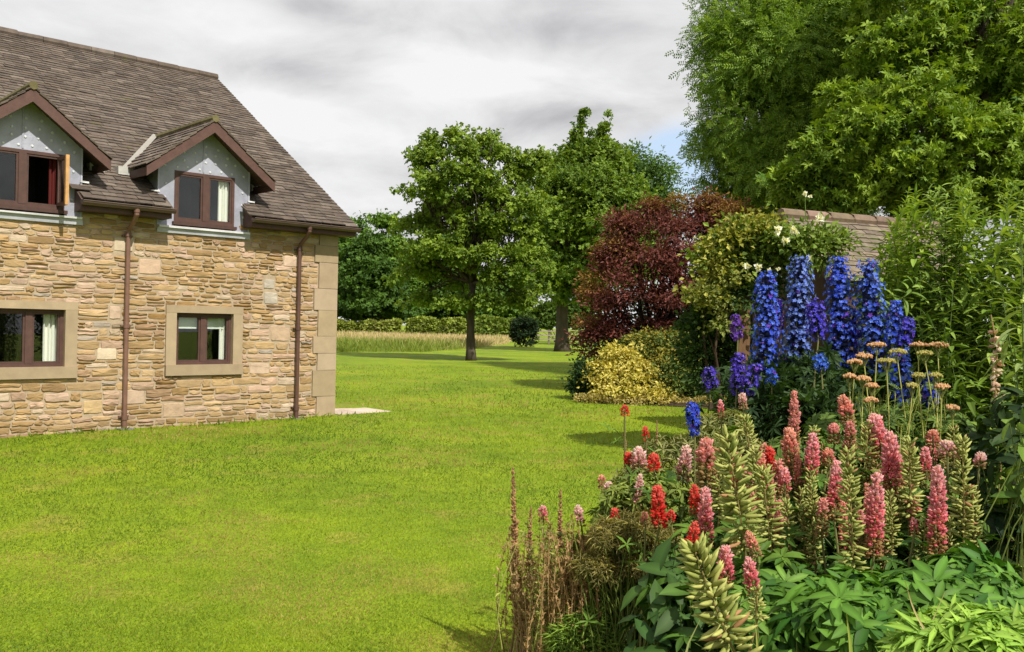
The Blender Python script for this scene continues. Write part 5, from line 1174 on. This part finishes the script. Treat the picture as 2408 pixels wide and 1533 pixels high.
mound('lupin_mound', 'shaded lupin leaves seen between the flower stalks in the middle of the border', 'plant', [(1900, 1260, 80, 0), (2000, 1260, 80, 0), (2100, 1290, 80, 0), (2180, 1250, 80, 0), (1800, 1270, 70, 0), (1700, 1250, 70, .1), (2270, 1300, 60, 0), (1940, 1170, 70, .3), (2060, 1180, 80, .3), (2160, 1160, 70, .3), (1840, 1180, 60, .3), (1740, 1150, 60, .3)], 4.0, 400, LEAFP, .09, (.03, .085, .012), (.12, .21, .03))
mound('cranesbill_mound', 'bright green cranesbill mound of deeply cut leaves at the bottom corner', 'plant', [(2180, 1500, 60, 0), (2260, 1490, 60, 0), (2340, 1490, 60, 0), (2400, 1500, 60, 0), (2150, 1540, 60, 0), (2300, 1540, 70, -.1), (2420, 1540, 70, 0)], 2.75, 210, leaf_whorl(9, .10, .12, .2, 2, .02), .095, (.12, .25, .025), (.28, .43, .06))
mound('broad_leaf_mound', 'broad pale leaves on the shaded margin beside the lone stalked lupin', 'plant', [(2420, 1000, 50, 0), (2425, 1070, 50, 0), (2410, 1180, 45, 0), (2430, 1130, 60, 0)], 3.6, 60, leaf_long(.20, .05, .3, 3), .12, (.07, .14, .02), (.17, .26, .04), .9)
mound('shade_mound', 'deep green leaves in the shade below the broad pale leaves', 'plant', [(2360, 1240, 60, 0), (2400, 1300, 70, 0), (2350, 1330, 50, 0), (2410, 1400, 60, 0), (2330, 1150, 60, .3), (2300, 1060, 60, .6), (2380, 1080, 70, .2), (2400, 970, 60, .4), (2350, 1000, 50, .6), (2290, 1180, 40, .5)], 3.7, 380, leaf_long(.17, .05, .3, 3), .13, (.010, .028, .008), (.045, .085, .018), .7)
mound('border_filler', 'tangle of beige green faded perennials behind the small red flowers', 'plant', [(1560, 1070, 50, 0), (1620, 1060, 50, .1), (1680, 1050, 55, .1), (1520, 1100, 40, 0), (1740, 1060, 55, .1), (1600, 1110, 50, 0), (1480, 1140, 40, 0), (1660, 1010, 40, .3), (1720, 1000, 40, .3)], 4.7, 620, leaf_whorl(5, .10, .35, .1, 1, .02), .055, (.12, .15, .03), (.34, .33, .12))
mound('border_filler', 'leafy green filler under the red flowers by the lawn edge', 'plant', [(1470, 1180, 50, 0), (1520, 1170, 55, 0), (1580, 1180, 50, 0), (1440, 1230, 50, 0), (1500, 1240, 60, 0), (1560, 1250, 60, 0), (1600, 1290, 60, 0), (1480, 1290, 60, 0)], 4.3, 640, leaf_whorl(5, .15, .25, .2, 1, .02), .065, (.08, .135, .022), (.27, .32, .06))
mound('border_filler', 'mid green leaves behind the coral and salmon lupins', 'plant', [(1850, 1080, 60, 0), (1930, 1070, 60, 0), (2010, 1070, 60, 0), (2090, 1080, 60, 0), (2180, 1080, 60, 0), (2250, 1090, 60, 0), (1960, 1010, 50, .2), (2100, 1010, 60, .2), (2200, 1010, 60, .2)], 4.6, 420, LEAFP, .08, (.03, .075, .014), (.13, .20, .035))
# feathery greenery and dry stalks at the lawn side
FT = leaf_whorl(6, .045, .45, .15, 1, .0)
mound('feathery_foliage', 'fine feathery green foliage at the foot of the border by the lawn', 'plant', [(1400, 1400, 70, 0), (1470, 1380, 70, 0), (1530, 1400, 60, 0), (1380, 1470, 70, 0), (1450, 1480, 70, 0), (1520, 1490, 70, 0), (1340, 1520, 50, 0), (1430, 1540, 70, 0)], 4.45, 1500, FT, .07, (.09, .18, .025), (.25, .37, .06), .9, stems=12)
mound('feathery_foliage', 'yellowing fine foliage tangled above the green feathery clump', 'plant', [(1400, 1310, 55, 0), (1460, 1300, 55, 0), (1520, 1310, 50, 0), (1360, 1360, 50, 0), (1560, 1340, 50, 0), (1440, 1340, 60, 0)], 4.5, 1200, FT, .065, (.20, .21, .035), (.44, .39, .09), .9, stems=12)
mound('feathery_foliage', 'olive brown haze of withered fine foliage below the isolated bright red lupin', 'plant', [(1440, 1270, 50, 0), (1500, 1250, 55, 0), (1560, 1290, 50, 0), (1520, 1340, 55, 0), (1400, 1340, 45, 0), (1590, 1350, 40, 0)], 4.15, 1000, FT, .055, (.17, .16, .04), (.42, .36, .13), .9, stems=10)
mound('feathery_foliage', 'bright green ferny tuft low among the dry stalks beside the lawn', 'plant', [(1340, 1500, 45, 0), (1380, 1470, 45, 0), (1410, 1510, 60, 0), (1350, 1540, 50, 0)], 4.2, 620, FT, .07, (.14, .24, .03), (.32, .45, .08), .9, stems=8)
GDRY = 'dry brown stalks at the lawn edge'
for k, (xt, yt, xb, yb, Y, w, lab) in enumerate(((1206, 1102, 1212, 1340, 4.75, 30, 'tallest dry brown seed spike, standing alone over the lawn'), (1318, 1150, 1316, 1290, 4.7, 24, 'slim rusty seed spike behind the little pink tuft'), (1248, 1190, 1244, 1330, 4.7, 24, 'short dry seed spike between the tallest one and the pink tuft'),
                                                   (1290, 1225, 1296, 1370, 4.6, 26, 'dry seed spike under the little pink tuft'), (1345, 1210, 1350, 1350, 4.65, 22, 'thin dry seed spike next to the whitish pink spike'), (1468, 985, 1470, 1075, 4.72, 14, 'bare dark seed stalk below the single orange red flower'), (1545, 990, 1542, 1080, 4.7, 12, 'thin bare stalk against the lawn near the lone delphinium'), (1520, 1030, 1522, 1085, 4.65, 14, 'dark seed stalk below the orange bud'))):
    spike_plant('seed_spike', lab, 'seed spike', GDRY, xt, yt, xb, yb, Y, w, 'dead', 0)
def twigs(label, x0, x1, y0, y1, Y, n, cA, cB, name='dry_stalks', nleaf=40):
    t = thing(name, label, 'dry plant', base((x0 + x1) / 2, 1500, Y)); ms, ml = MB(), MB(); PT, DT_ = [], []
    for _ in range(n):
        x = rng.uniform(x0, x1); b = P(x, rng.uniform(y0, y1), Y + rng.uniform(-.15, .15)); a = np.array([b[0] + .07 + rng.normal() * .08, b[1] + rng.normal() * .05, gh(Y) - .03]); q = limb(a, b, 6, 0, .05)
        tube(ms, q, np.linspace(.0035, .0015, 6), 4, mixc(cA, cB, rng.random(1))[0], False); m = nleaf; f = (1.5 + 3.49 * rng.random(m)); i = f.astype(int)
        PT.append(q[i] + (q[i + 1] - q[i]) * (f - i)[:, None]); DT_.append(nrm(rnd_unit(m) + [0, 0, .8]))
    ms.build('stem', M['stem'], t); PT, DT_ = np.concatenate(PT), np.concatenate(DT_); m = len(PT)
    inst(ml, LN[0], LN[1], PT, frames(DT_, rnd_unit(m)), .024 * rng.uniform(.6, 1.5, m), mixc(cA, cB, rng.random(m))); ml.build('leaves', M['leaf'], t)
twigs('thicket of dry brown stalks under the tallest seed spike', 1190, 1300, 1230, 1400, 4.75, 60, (.22, .125, .055), (.52, .37, .18), nleaf=46)
twigs('reddish brown withered thicket between the seed spikes and the feathery foliage', 1270, 1400, 1230, 1400, 4.3, 70, (.23, .125, .055), (.50, .34, .15), nleaf=46)
twigs('pale straw coloured broken stems at the bottom edge beside the lawn', 1200, 1330, 1380, 1530, 4.6, 26, (.34, .22, .09), (.50, .38, .17), nleaf=10)
twigs('olive green wiry stems among the dry brown stalks', 1240, 1440, 1190, 1400, 4.4, 60, (.17, .20, .045), (.36, .37, .085), 'wiry_stems', 46)
# long grass blades at the bottom edge
def blade(label, pts, Y, w, col):
    q = np.array([P(x, y, Y) for x, y in pts]); q[0] = [q[0][0], q[0][1], gh(Y)]; t = np.linspace(0, len(q) - 1, 14); i = np.minimum(t.astype(int), len(q) - 2); c = q[i] + (q[i + 1] - q[i]) * (t - i)[:, None]
    c[1:-1] = (c[:-2] + c[1:-1] + c[2:]) / 3; ww = w * np.clip(np.linspace(1.0, 0.08, 14), 0, 1); s = np.array([1, .3, 0]); mb = MB()
    V = np.stack([c - s * ww[:, None], c + [0, .3 * w, 0], c + s * ww[:, None]], 1).reshape(-1, 3); k = np.arange(13)[:, None] * 3
    F = np.concatenate([np.concatenate([k, k + 1, k + 4, k + 3], 1), np.concatenate([k + 1, k + 2, k + 5, k + 4], 1)]); mb.add(V, F, col)
    o = mb.build('grass_blade', M['leaf'], None, True, loc=q[0]); tag(o, label, 'grass blade', 'long grass blades at the bottom of the border')
blade('dry straw coloured bent blade crossing the cranesbill leaves', [(2210, 2300), (2205, 1533), (2150, 1440), (2128, 1366)], 2.7, .0085, (.50, .42, .20))
blade('straight straw coloured blade leaning across the bent dry one', [(2150, 2300), (2170, 1510), (2222, 1392)], 2.72, .0065, (.50, .42, .20))
blade('bright green upright blade beside the cranesbill mound', [(2010, 2300), (2002, 1533), (1990, 1440)], 2.7, .012, (.30, .38, .07))
blade('yellow green blade under the short pod spike', [(1788, 2200), (1782, 1540), (1776, 1450)], 2.75, .008, (.34, .36, .08))
blade('pale blade slanting out from the oval leaf mound', [(1590, 2300), (1610, 1530), (1650, 1450)], 3.0, .008, (.34, .38, .14))
# white clover and daisies scattered in the lawn
